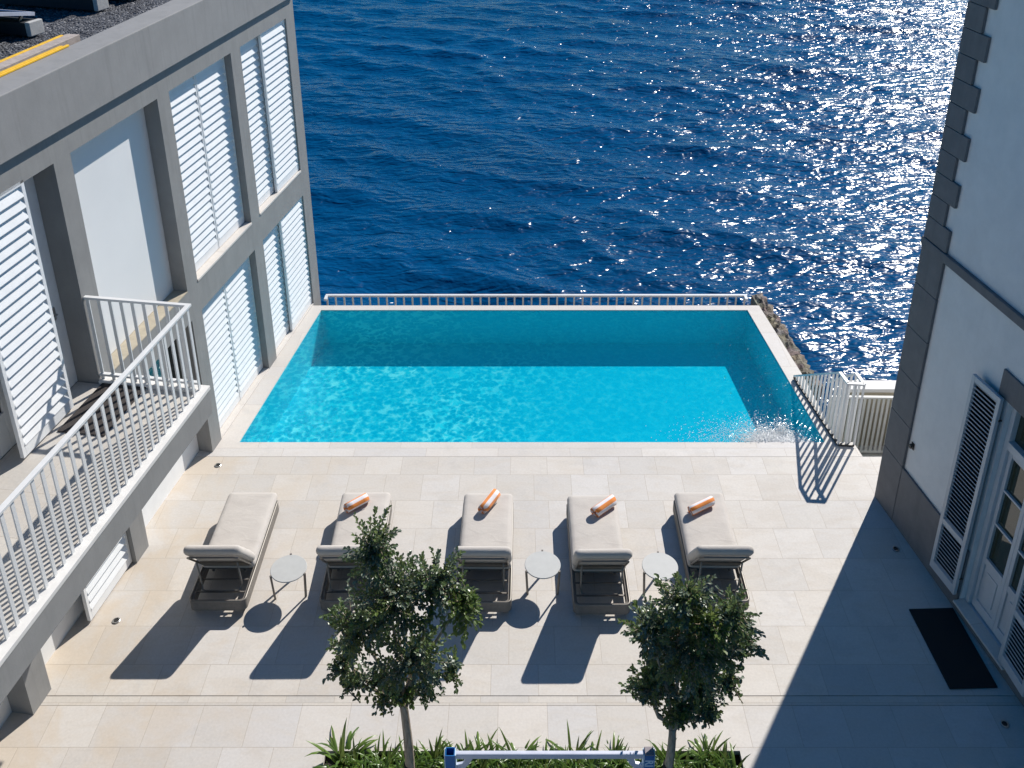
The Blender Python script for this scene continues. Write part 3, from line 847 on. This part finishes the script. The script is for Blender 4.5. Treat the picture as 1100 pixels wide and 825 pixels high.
# ------------------------------------------------------------------ sun loungers
def rrect(x0, x1, y0, y1, r, n=6):
    pts = []
    for cx, cy, a0 in ((x1 - r, y1 - r, 0), (x0 + r, y1 - r, 90), (x0 + r, y0 + r, 180), (x1 - r, y0 + r, 270)):
        for k in range(n + 1):
            a = R(a0 + 90 * k / n); pts.append((cx + r * math.cos(a), cy + r * math.sin(a)))
    return pts
def cushion(w, l, t, r, M4, seed, nx=14, ny=26):
    """puffy slab: rounded plan, crowned faces, small wrinkles. local x across, y along, z up (0..t)"""
    bm = bmesh.new(); rr = random.Random(seed)
    top = {}; 
    def shape(u, v):
        # squircle mapping of the unit square -> rounded rectangle
        x = (u - .5) * w; y = v * l
        cx = max(abs(x) - (w / 2 - r), 0); dy0 = max(r - y, 0); dy1 = max(y - (l - r), 0); dy = max(dy0, dy1)
        if cx > 0 and dy > 0:
            h = math.hypot(cx, dy); m = max(cx, dy); k = m / h
            x = math.copysign(w / 2 - r + cx * k, x); y = (r - dy * k) if dy0 > 0 else (l - r + dy * k)
        return x, y
    def edge(u, v):
        d = min(min(u, 1 - u) * w, min(v, 1 - v) * l)
        return min(1, d / (t * .45))
    grids = []
    for side in (1, 0):
        g = []
        for j in range(ny + 1):
            row = []
            for i in range(nx + 1):
                # denser near edges
                u = .5 - .5 * math.cos(math.pi * i / nx); v = .5 - .5 * math.cos(math.pi * j / ny)
                x, y = shape(u, v); e = edge(u, v)
                bulge = math.sqrt(max(0, 1 - (1 - e) ** 2))
                wob = .0035 * math.sin(y * 23 + seed) * math.sin(x * 9 + seed * 2) + .004 * math.sin(y * 7 + seed * 3)
                crown = .012 * math.sin(math.pi * u) * math.sin(math.pi * v)
                if side: z = t / 2 + (t / 2) * bulge + wob * e + crown
                else: z = t / 2 - (t / 2) * bulge
                row.append(bm.verts.new(M4 @ Vector((x, y, z))))
            g.append(row)
        grids.append(g)
    bm.verts.ensure_lookup_table()
    for s, g in enumerate(grids):
        for j in range(ny):
            for i in range(nx):
                f = [g[j][i], g[j][i + 1], g[j + 1][i + 1], g[j + 1][i]]
                bm.faces.new(f if s == 0 else f[::-1])
    bmesh.ops.remove_doubles(bm, verts=bm.verts, dist=1e-5)
    for f in bm.faces: f.smooth = True
    return bm
def bm_obj(name, bm, mat, parent):
    me = bpy.data.meshes.new(name); bm.to_mesh(me); bm.free(); me.materials.append(mat)
    o = bpy.data.objects.new(name, me); return link(o, parent)
LW, LL = .70, 1.80
def make_lounger():
    e = empty('sun_lounger', (0, 0, 0), 0, 'x', 'sun lounger', 'sun loungers in a row by the pool')
    # woven skirt frame: band around
    outer = rrect(-LW / 2, LW / 2, 0, LL, .07); inner = rrect(-LW / 2 + .045, LW / 2 - .045, .045, LL - .045, .045)
    b = MB(); n = len(outer)
    vs = [(x, y, .07) for x, y in outer] + [(x, y, .205) for x, y in outer] + [(x, y, .205) for x, y in inner] + [(x, y, .07) for x, y in inner]
    fs = []
    for i in range(n):
        j = (i + 1) % n
        fs += [(i, j, n + j, n + i), (n + i, n + j, 2 * n + j, 2 * n + i), (2 * n + i, 2 * n + j, 3 * n + j, 3 * n + i), (3 * n + i, 3 * n + j, j, i)]
    b.add(vs, fs); b.build('frame', M['weave'], e)
    b = MB(); mid = rrect(-LW / 2 + .012, LW / 2 - .012, .012, LL - .012, .06); mid.append(mid[0])
    b.tube([(x, y, .213) for x, y in mid], .014, 8, False); b.build('top_rail', M['taupe_metal'], e, smooth=True)
    for sx in (-1, 1):
        for y in (.09, LL - .09):
            b = MB(); b.box(sx * (LW / 2 - .065) - .022, sx * (LW / 2 - .065) + .022, y - .022, y + .022, 0, .075); b.build('leg', M['dark_metal'], e)
    HY = .53                                    # hinge of the backrest
    for y in (.20, .40):
        b = MB(); b.bar((-LW / 2 + .04, y, .17), (LW / 2 - .04, y, .17), .02, .012); b.build('cross_bar', M['taupe_metal'], e)
    b = MB()
    for k in range(13): b.box(-LW / 2 + .046, LW / 2 - .046, HY + .02 + k * .094, HY + .075 + k * .094, .188, .202)
    for sx in (-1, 1): b.box(sx * .2 - .015, sx * .2 + .015, HY, LL - .05, .17, .1875)
    b.build('slatted_base', M['taupe_metal'], e)
    # backrest
    ang = R(180 - 51)
    Mb = Matrix.Translation((0, HY, .285)) @ Matrix.Rotation(ang, 4, 'X')
    T = lambda x, y, z: tuple(Mb @ Vector((x, y, z)))
    bl = .80
    b = MB()
    b.tube([T(-LW / 2 + .05, 0, .0), T(-LW / 2 + .05, bl - .1, .0), T(-LW / 2 + .09, bl - .05, 0), T(LW / 2 - .09, bl - .05, 0), T(LW / 2 - .05, bl - .1, 0), T(LW / 2 - .05, 0, 0)], .013, 8)
    for k in range(3): b.bar(T(-LW / 2 + .06, .04 + k * .10, .004), T(LW / 2 - .06, .04 + k * .10, .004), .04, .008)
    b.build('backrest_frame', M['taupe_metal'], e)
    # U-shaped prop under the backrest
    p0 = Mb @ Vector((-.25, .50, .02)); p1 = Mb @ Vector((.25, .50, .02))
    yb = .20
    b = MB()
    b.tube([p0, (-.25, yb + .05, .25), (-.235, yb + .01, .20), (-.20, yb, .188), (.20, yb, .188), (.235, yb + .01, .20), (.25, yb + .05, .25), p1], .011, 8)
    b.build('prop_bar', M['taupe_metal'], e, smooth=True)
    # cushions
    Ms = Matrix.Translation((0, HY - .02, .212))
    bm_obj('seat_cushion', cushion(LW - .015, LL - HY + .04, .135, .055, Ms, 1), M['fabric'], e)
    Mc = Matrix.Translation((0, HY + .02, .300)) @ Matrix.Rotation(ang, 4, 'X') @ Matrix.Rotation(math.pi, 4, 'Y') @ Matrix.Translation((0, 0, 0))
    bm_obj('back_cushion', cushion(LW + .0, .80, .12, .055, Mc, 2), M['fabric'], e)
    return e
lounger = make_lounger()
LX = [(-3.688, 'leftmost sun lounger, the only one without a towel'),
      (-2.085, 'second sun lounger from the left, with the bushy left tree in front of it'),
      (-.425, 'middle sun lounger of five, orange striped towel lying steeply on its cushion'),
      (1.035, 'fourth sun lounger from the left, standing clear between two round tables'),
      (2.505, 'rightmost sun lounger, behind the dense round tree')]
LY = [8.64, 8.64, 8.62, 8.58, 8.64]
for i, (x, lab) in enumerate(LX):
    o = lounger if i == 0 else copy_tree(lounger)
    o.location = (x, LY[i], 0); o['label'] = lab
    o.rotation_euler.z = (0, .012, -.012, .004, -.01)[i]

# rolled towels
def make_towel():
    b = MB(); n = 84; turns = 3.1; Lh = .17; r0, r1 = .012, .066
    ring = []; st = []
    for i in range(n + 1):
        t = i / n; a = t * turns * 2 * math.pi; r = r0 + (r1 - r0) * t
        ring.append((r * math.cos(a), r * math.sin(a))); st.append(t * turns * 4)
    th = .0085
    cols_ = [-Lh, -Lh * .98, -Lh * .5, 0, Lh * .5, Lh * .98, Lh]
    rr = random.Random(9); off = [rr.uniform(-.006, .006) for _ in cols_]
    vs = []
    for i, (x, z) in enumerate(ring):
        d = math.hypot(x, z); nxv, nzv = x / d, z / d
        for k, c in enumerate(cols_):
            q = 1 if 0 < k < len(cols_) - 1 else .9
            e2 = (c + .012 * math.sin(i * .21) * (c / Lh))
            vs.append((e2, x * q, z * q * .93))
        for k, c in enumerate(cols_):
            e2 = (c + .012 * math.sin(i * .21) * (c / Lh))
            vs.append((e2, x - nxv * th, (z - nzv * th) * .93))
    K = len(cols_); fs = []
    for i in range(n):
        a = i * 2 * K; c = (i + 1) * 2 * K
        for k in range(K - 1):
            fs.append((a + k, a + k + 1, c + k + 1, c + k)); fs.append((a + K + k, c + K + k, c + K + k + 1, a + K + k + 1))
        fs.append((a, c, c + K, a + K)); fs.append((a + K - 1, a + 2 * K - 1, c + 2 * K - 1, c + K - 1))
    b.add(vs, fs)
    o = b.build('rolled_towel', M['towel'], smooth=True)
    at = o.data.attributes.new('stripe', 'FLOAT', 'POINT')
    vals = []
    for s in st: vals += [s] * (2 * K)
    at.data.foreach_set('value', vals)
    return o
tw = make_towel()
TW = [(-2.185, 10.13, 41, 2.3, 'orange and white rolled towel on the second lounger, just above the left tree'),
      (-.385, 10.165, 62, 2.6, 'orange striped rolled towel lying most steeply, on the middle lounger'),
      (1.17, 10.075, 42, 3.5, 'orange striped rolled towel on the fourth lounger from the left'),
      (2.485, 10.08, 31, 5.0, 'orange and white rolled towel on the rightmost lounger, lying flattest')]
for i, (x, y, a, roll, lab) in enumerate(TW):
    o = tw if i == 0 else tw.copy()
    if i: link(o)
    o.location = (x, y, .352 + .070); o.rotation_euler = (roll, 0, R(a))
    o.scale = (1.12 if i else 1.0, 1.22, 1.22)
    tag(o, lab, 'towel', 'rolled towels on the loungers')

# side tables
def make_table():
    e = empty('side_table', (0, 0, 0), 0, 'x', 'side table', 'round side tables between the loungers')
    b = MB(); b.lathe([(.222, .376), (.226, .380), (.226, .388), (.222, .392)], 56); b.build('table_top', M['table_top'], e)
    b = MB()
    ring = [(.16 * math.cos(R(a)), .16 * math.sin(R(a)), .367) for a in range(0, 361, 12)]
    b.tube(ring, .008, 6, False); b.build('ring_brace', M['table_leg'], e)
    for a in (-152, -28, 90):
        ca, sa = math.cos(R(a)), math.sin(R(a))
        b = MB(); b.bar((.236 * ca, .236 * sa, .396), (.215 * ca, .215 * sa, 0), .022, .022)
        b.bar((.15 * ca, .15 * sa, .367), (.236 * ca, .236 * sa, .367), .016, .012)
        b.build('leg', M['table_leg'], e)
    return e
tb = make_table()
for i, (x, y, rz, lab) in enumerate([(-2.869, 9.003, .10, 'round side table between the leftmost and second lounger'),
                                (.316, 9.064, .0, 'round side table between the middle and fourth lounger'),
                                (1.79, 9.041, -.03, 'round side table beside the rightmost lounger, partly behind the dense tree')]):
    o = tb if i == 0 else copy_tree(tb)
    o.location = (x, y, 0); o.rotation_euler.z = rz; o['label'] = lab

# ------------------------------------------------------------------ railings near the pool
def add_baluster(parent, mat, x, y, z0, z1, w=.034, d=.012, rz=0.0, cache={}):
    b = MB(); b.box(-w / 2, w / 2, -d / 2, d / 2, 0, z1 - z0)
    o = b.build('baluster', mat, parent); o.location = (x, y, z0); o.rotation_euler.z = rz
    return o
# far railing below the infinity edge
fr_ = empty('railing', (0, 16.47, -1.01), 0, 'long low white railing beyond the far edge of the pool', 'railing')
b = MB(); b.bar((-3.82, 0, 1.012), (4.55, 0, 1.012), .055, .04)
b.bar((4.53, 0, 1.01), (4.53, -.16, 1.01), .055, .04); b.bar((-3.80, 0, 1.01), (-3.80, -.16, 1.01), .055, .04); b.build('top_rail', M['rail_paint'], fr_)
b = MB(); b.bar((-3.82, 0, .08), (4.55, 0, .08), .045, .035); b.build('bottom_rail', M['rail_paint'], fr_)
pb = None
for k in range(50):
    x = -3.80 + k * 8.33 / 49
    if pb is None: pb = add_baluster(fr_, M['rail_paint'], x, 0, .1, .995)
    else:
        c = pb.copy(); link(c, fr_); c.location.x = x
tag(flat('walkway', [[(-4.9, 16.13), (4.73, 16.13), (4.72, 16.7), (-4.9, 16.7)]], M['coping'], z=-1.1, th=.2), kind='structure')

# triangular railing at the right end of the pool
F0, F1, F2 = Vector((4.749, 13.629, 0)), Vector((4.95, 11.854, 0)), Vector((5.187, 11.832, 0))
HR = 1.155
tr_ = empty('railing', F1, 0, 'pale triangular railing with a sloping top rail by the right end of the pool', 'railing')
l0, l2 = F0 - F1, F2 - F1
b = MB()
b.bar(l0 + Vector((0, 0, .03)), (0, 0, .03), .04, .03); b.bar((0, 0, .03), l2 + Vector((0, 0, .03)), .04, .03)
b.build('bottom_rail', M['dark_metal'], tr_)
lk = l0 * .16                                      # where the slope ends and the level piece begins
up = Vector((0, 0, HR))
b = MB(); b.bar(l0 + Vector((0, 0, .06)), lk + up, .04, .03); b.bar(lk + up, up, .05, .03); b.bar(up + Vector((-.02, 0, 0)), l2 + up, .05, .03)
b.bar(l2 + up, l2 + lk + up, .05, .03)
l3 = l2 + l0 * .60
b.bar(l2 + lk + up, l3 + Vector((0, 0, .45)), .04, .03)
b.build('top_rail', M['rail_paint'], tr_)
nb = 15
for k in range(nb + 1):
    t = k / nb
    p = l0 * (1 - t)
    frac = 1 - t
    zt = HR if frac < .16 else .06 + (HR - .06) * (1 - (frac - .16) / .84)
    if zt < .12: continue
    add_baluster(tr_, M['rail_paint'], p.x, p.y, .03, zt, rz=R(6))
for k in range(1, 3): 
    p = l2 * (k / 2); add_baluster(tr_, M['rail_paint'], p.x, p.y, .03, HR)
for k in range(1, 9):
    p = l2 + l0 * (.075 * k)
    frac = .075 * k
    zt = HR if frac < .16 else HR - (frac - .16) / .44 * (HR - .45)
    add_baluster(tr_, M['rail_paint'], p.x, p.y, -.6, zt, rz=R(6))
# barred fence on the lower landing, and the capped wall behind it
ga = empty('barred_fence', (5.62, 13.12, -1.2), R(-1), 'beige barred fence between the triangular railing and the white house', 'fence')
b = MB(); b.bar((-.40, 0, 1.19), (1.3, 0, 1.19), .045, .035); b.bar((-.40, 0, .08), (1.3, 0, .08), .04, .035); b.build('fence_frame', M['gate_paint'], ga)
for k in range(21): add_baluster(ga, M['gate_paint'], -.36 + k * .078, 0, .09, 1.175, .040, .014)
tag(flat('landing', [[(5.0, 11.95), (9, 11.95), (9, 13.6), (5.0, 13.6)]], M['coping'], z=-1.2, th=7), kind='structure')
cw = empty('parapet_wall', (7.0, 13.46, 0), 0, 'low stone wall with white cap behind the beige barred fence', 'wall')
b = MB(); b.box(-1.35, 2, -.10, .10, -1.25, -.072); b.build('wall_body', M['tan_ledge'], cw)
b = MB(); b.box(-1.4, 2, -.13, .13, -.07, .0); b.build('cap', M['kerb'], cw, bevel=.006)

# ------------------------------------------------------------------ trees
def leaf_geo(mb, p, d, up, ln, wd):
    """a folded ovate leaf of six faces"""
    d = d.normalized(); s = d.cross(up)
    if s.length < 1e-4: s = d.orthogonal()
    s.normalize(); n = s.cross(d)
    c0 = p; c1 = p + d * ln * .5 - n * ln * .03; c2 = p + d * ln - n * ln * .12
    a1 = p + d * ln * .28 + s * wd * .42 + n * wd * .16; a2 = p + d * ln * .66 + s * wd * .46 + n * wd * .14
    b1 = p + d * ln * .28 - s * wd * .42 + n * wd * .16; b2 = p + d * ln * .66 - s * wd * .46 + n * wd * .14
    mb.add([c0, c1, c2, a1, a2, b1, b2], [(0, 1, 4, 3), (1, 2, 4), (0, 5, 6, 1), (1, 6, 2)])
def tree(name, base, lean, fork_z, lobes, seed, label, n_twigs, mats, band):
    rr = random.Random(seed)
    e = empty(name, (base[0], base[1], -.1), 0, label, 'tree')
    B0 = Vector((0, 0, 0)); F_ = Vector((lean[0], lean[1], fork_z + .1))
    tk = MB()
    pts = [B0.lerp(F_, t) + Vector((math.sin(t * 5 + seed) * .012, math.cos(t * 4) * .01, 0)) for t in [i / 10 for i in range(11)]]
    tk.tube(pts, [.055 - .018 * i / 10 for i in range(11)], 10)
    limbs = []
    for (cx, cy, cz, rx, ry, rz, w, kind) in lobes:
        c = Vector((cx, cy, cz + .1)); m = F_.lerp(c, .5) + Vector((rr.uniform(-.06, .06), rr.uniform(-.06, .06), -.04))
        tk.tube([F_ - Vector((0, 0, .05)), F_.lerp(m, .5) + Vector((0, 0, .02)), m, m.lerp(c, .6), c], [.026, .02, .016, .011, .006], 7)
        limbs.append((F_, m, c))
    cr = MB(); tw_ = tk
    tot = sum(l[6] for l in lobes)
    for li, (cx, cy, cz, rx, ry, rz, w, kind) in enumerate(lobes):
        c = Vector((cx, cy, cz + .1))
        rx *= 1.07; ry *= 1.07; rz *= 1.04
        for k in range(int(n_twigs * w / tot)):
            v = Vector((rr.gauss(0, 1), rr.gauss(0, 1), rr.gauss(0, 1))).normalized()
            rad = .25 + .72 * rr.random() ** .55
            if rr.random() < .10: rad *= 1.22
            tip = c + Vector((v.x * rx, v.y * ry, v.z * rz)) * rad
            st = c.lerp(tip, .35) + Vector((rr.uniform(-.05, .05),) * 3)
            L_ = (tip - st).length
            ln = rr.uniform(.16, .30)
            dr = ((tip - st).normalized() * .7 + v * .5 + Vector((0, 0, rr.uniform(-.25, .35)))).normalized()
            s0 = tip - dr * ln
            tw_.tube([st, s0, tip], [.006, .0045, .002], 4, False)
            young = kind == 1 and rr.random() < .75 or rr.random() < .03
            dull = (not young) and rr.random() < .4
            cr.mi = 1 if young else (2 if dull else 0)
            nl = rr.randint(12, 18); az = rr.random() * 6.28
            for q in range(nl):
                t = q / (nl - 1)
                p = s0 + dr * ln * t
                az += 2.4
                o1 = dr.orthogonal().normalized(); o2 = dr.cross(o1)
                side = o1 * math.cos(az) + o2 * math.sin(az)
                d = (side * (1 - .5 * t) + dr * (.35 + .7 * t) + Vector((0, 0, rr.uniform(-.35, .15)))).normalized()
                upv = (Vector((0, 0, 1)) + side * rr.uniform(-.6, .6) + dr * rr.uniform(-.4, .4)).normalized()
                sz = rr.uniform(.030, .054) * (1.15 if young else 1)
                leaf_geo(cr, p, d, upv, sz, sz * .64)
    tk.build('trunk', M['bark'], e, smooth=True)
    for zb in band:
        p = pts[min(10, max(0, int(round((zb + .1) / (fork_z + .1) * 10))))]
        t = (zb + .1) / (fork_z + .1); p = B0.lerp(F_, t)
        b = MB(); b.tube([p - Vector((0, 0, .035)), p + Vector((0, 0, .035))], .058 - .016 * t, 12); b.build('tree_tie', M['rubber'], e)
    cr.build('crown', mats, e)
    return e
# lobes: x, y, z, radii, weight, kind (1 = young yellow-green)
T1 = (-1.045, 6.25)
def rel(T, L_): return [(x - T[0], y - T[1], z, a, b, c, w, k) for x, y, z, a, b, c, w, k in L_]
tree('young_tree', T1, (-.03, .02), 1.55, rel(T1, [
    (-1.08, 6.30, 2.75, .42, .42, .45, 26, 0),
    (-1.28, 6.40, 3.22, .26, .28, .42, 12, 0),
    (-1.45, 6.22, 2.50, .34, .30, .32, 11, 0),
    (-1.60, 6.25, 2.06, .24, .22, .22, 5, 0),
    (-.72, 6.32, 2.92, .33, .30, .34, 12, 0),
    (-.50, 6.25, 2.78, .22, .24, .36, 7, 1),
    (-.95, 6.15, 2.22, .40, .34, .34, 14, 0),
    (-1.30, 6.15, 1.92, .20, .18, .20, 3, 0),
    (-.60, 6.2, 2.02, .17, .17, .16, 2, 0),
    (-1.52, 6.18, 1.86, .16, .15, .16, 2.5, 0),
    (-1.22, 6.16, 1.70, .17, .16, .16, 3, 0),
    (-.84, 6.15, 1.88, .20, .18, .18, 3.5, 0),
    (-1.0, 6.2, 1.70, .12, .12, .14, 1, 1)]), 11,
    'loose open-crowned young tree in the bed left of the blue frame', 700, [M['leaf'], M['leaf_young'], M['leaf_dull']], (.62, 1.48))
T2 = (1.46, 6.27)
tree('round_tree', T2, (.02, .0), 1.15, rel(T2, [
    (1.56, 6.30, 2.25, .52, .46, .50, 36, 0),
    (1.18, 6.25, 2.46, .26, .30, .30, 10, 0),
    (1.48, 6.30, 2.76, .30, .30, .26, 11, 0),
    (1.68, 6.12, 2.62, .22, .20, .28, 6, 1),
    (1.92, 6.28, 2.60, .24, .26, .30, 9, 0),
    (2.04, 6.30, 2.22, .22, .22, .22, 6, 0),
    (1.25, 6.22, 1.80, .28, .26, .26, 8, 0),
    (1.70, 6.22, 1.72, .32, .26, .24, 8, 0),
    (1.98, 6.3, 1.75, .14, .16, .20, 3, 0),
    (1.22, 6.3, 1.60, .14, .14, .16, 3, 0), (1.50, 6.15, 1.50, .20, .18, .18, 5, 0), (1.78, 6.2, 1.48, .18, .18, .16, 4, 0), (1.40, 6.4, 1.62, .2, .2, .18, 4, 0)]), 23,
    'dense round-crowned dark tree in the bed right of the blue frame', 860, [M['leaf'], M['leaf_young'], M['leaf_dull']], (.60,))

# strappy plants in the bed
def strap_plant(seed):
    rr = random.Random(seed); b = MB()
    n = rr.randint(24, 32)
    for k in range(n):
        az = rr.random() * 6.283; ln = rr.uniform(.32, .58); w = rr.uniform(.017, .027); el = R(rr.uniform(32, 82)); droop = rr.uniform(1.0, 3.4)
        p = Vector((rr.uniform(-.05, .05), rr.uniform(-.05, .05), 0)); d = Vector((math.cos(az) * math.cos(el), math.sin(az) * math.cos(el), math.sin(el)))
        side = Vector((-math.sin(az), math.cos(az), 0)); vs = []; seg = 7
        for i in range(seg + 1):
            t = i / seg; ww = w * (1 - t ** 2.5) * (.75 + .5 * t) + .0006
            nrm = side.cross(d)
            vs += [p + side * ww + nrm * ww * .35, p, p - side * ww + nrm * ww * .35]
            p = p + d * ln / seg
            d = (d + Vector((0, 0, -1)) * droop * .14 * (.4 + t)).normalized()
        fs = []
        for i in range(seg):
            a = i * 3; fs += [(a, a + 1, a + 4, a + 3), (a + 1, a + 2, a + 5, a + 4)]
        b.add(vs, fs)
    return b.build('strappy_plant', M['strap'], smooth=True)
protos = [strap_plant(s) for s in range(6)]
k = 0
for row, (y, dx) in enumerate([(6.72, .165), (6.57, .165), (6.42, .17), (6.25, .19), (6.05, .25)]):
    x = BX0 + .20 + (.10 if row == 1 else 0)
    while x < BX1 - .08:
        o = protos[k] if k < 6 else protos[k % 6].copy()
        if k >= 6: link(o)
        o.location = (x + rnd.uniform(-.05, .05), y + rnd.uniform(-.05, .05), -.085)
        o.rotation_euler.z = rnd.random() * 6.28; s = rnd.uniform(.52, .82); o.scale = (s, s, s)
        if row == 0 and k == 0: tag(o, 'tall strappy green plant at the left end of the planting bed', 'plant', 'strappy plants filling the bed'); o.scale = (1.0, 1.0, 1.0)
        else: tag(o, 'strappy green plant among many filling the long bed at the front of the terrace', 'plant', 'strappy plants filling the bed')
        k += 1; x += dx

# blue frame in front of the bed
bf = empty('blue_frame', (0, 6.06, 0), 0, 'blue metal frame with white crossbar and white lettering before the planting bed', 'frame')
ZF = 1.10
def post(x, w, label=None):
    b = MB(); t = .008; h = w / 2
    b.box(x - h, x + h, -h, -h + t, -.1, ZF); b.box(x - h, x + h, h - t, h, -.1, ZF); b.box(x - h, x - h + t, -h + t, h - t, -.1, ZF); b.box(x + h - t, x + h, -h + t, h - t, -.1, ZF)
    return b.build('post', M['blue_metal'], bf)
post(-.633, .088); pr = post(1.235, .088)
b = MB(); b.box(-.633 - .034, -.633 + .034, -.034, .034, ZF - .1, ZF - .09); b.build('tube_inside', M['blue_inner'], bf)
b = MB(); b.box(1.235 - .043, 1.235 + .043, -.043, .043, ZF - .02, ZF + .012); b.build('cap', M['grey_cap'], bf, bevel=.004)
b = MB(); b.bar((-.588, .0, ZF - .045), (1.190, .0, ZF - .045), .045, .065); b.build('crossbar', M['lilac_metal'], bf, bevel=.010)
for x, s in ((-.588, 1), (1.190, -1)):
    b = MB(); 
    pts = [(x + s * .10, ZF - .075), (x + s * .17, ZF - .075), (x + s * .13, ZF - .16), (x + s * .02, ZF - .30), (x + s * .002, ZF - .30), (x + s * .002, ZF - .17), (x + s * .075, ZF - .15)]
    n = len(pts); vs = [(a, -.012, c) for a, c in pts] + [(a, .012, c) for a, c in pts]
    fs = [tuple(range(n)), tuple(range(2 * n - 1, n - 1, -1))] + [(i, n + i, n + (i + 1) % n, (i + 1) % n) for i in range(n)]
    b.add(vs, fs); b.build('gusset', M['lilac_metal'], bf)
for x in (-.633 - .05, -.633 + .05, 1.235 - .05, 1.235 + .05):
    b = MB(); b.box(x - .005, x + .005, -.03, .046, -.1, ZF - .012); b.build('edge_trim', M['letter'], bf)
cu = bpy.data.curves.new('lettering', 'FONT'); cu.body = 'RI'; cu.size = .108; cu.extrude = .001; cu.space_character = 1.05; cu.offset = .003
cu.materials.append(M['letter'])
tc = bpy.data.objects.new('lettering_curve', cu); link(tc)
bpy.context.view_layer.update()
lm = bpy.data.meshes.new_from_object(tc.evaluated_get(bpy.context.evaluated_depsgraph_get()))
bpy.data.objects.remove(tc)
to = bpy.data.objects.new('lettering', lm); link(to, bf)
to.location = (1.235 - .037, -.0455, ZF - .055); to.rotation_euler = (R(90), R(90), 0)

# ------------------------------------------------------------------ camera, light, world
cam = bpy.data.cameras.new('Camera'); co_ = bpy.data.objects.new('Camera', cam); link(co_)
cam.sensor_width = 36; cam.lens = FPX / 1100 * 36
cam.shift_x = -6 / 1100; cam.shift_y = -213.5 / 1100
cam.clip_start = .1; cam.clip_end = 20000
co_.location = (0, 0, CAM_H); co_.rotation_euler = (R(90 - PITCH), 0, 0)
scene.camera = co_

sl = bpy.data.lights.new('Sun', 'SUN'); sl.energy = 4.6; sl.angle = R(.55); sl.color = (1, .955, .89)
so = bpy.data.objects.new('Sun', sl); link(so)
az, el = R(SUN_AZ), R(SUN_EL)
sd = Vector((math.sin(az) * math.cos(el), math.cos(az) * math.cos(el), math.sin(el)))
so.rotation_euler = sd.to_track_quat('Z', 'Y').to_euler(); so.location = sd * 60

w = bpy.data.worlds.new('World'); scene.world = w; w.use_nodes = True
nt = w.node_tree; bg = nt.nodes['Background']
sk = nt.nodes.new('ShaderNodeTexSky'); sk.sky_type = 'NISHITA'; sk.sun_disc = False
sk.sun_elevation = el; sk.sun_rotation = az
sk.air_density = 1.0; sk.dust_density = .1; sk.ozone_density = 4.0; sk.altitude = 20
hs = nt.nodes.new('ShaderNodeHueSaturation'); hs.inputs['Saturation'].default_value = 1.75
nt.links.new(sk.outputs[0], hs.inputs['Color']); nt.links.new(hs.outputs[0], bg.inputs[0]); bg.inputs[1].default_value = .068

scene.render.engine = 'CYCLES'
vs_ = scene.view_settings
vs_.view_transform = 'Standard'; vs_.look = 'None'; vs_.exposure = 0.28; vs_.gamma = 1; vs_.use_curve_mapping = False
scene.cycles.max_bounces = 8; scene.cycles.transparent_max_bounces = 12
scene.cycles.caustics_reflective = False; scene.cycles.caustics_refractive = False
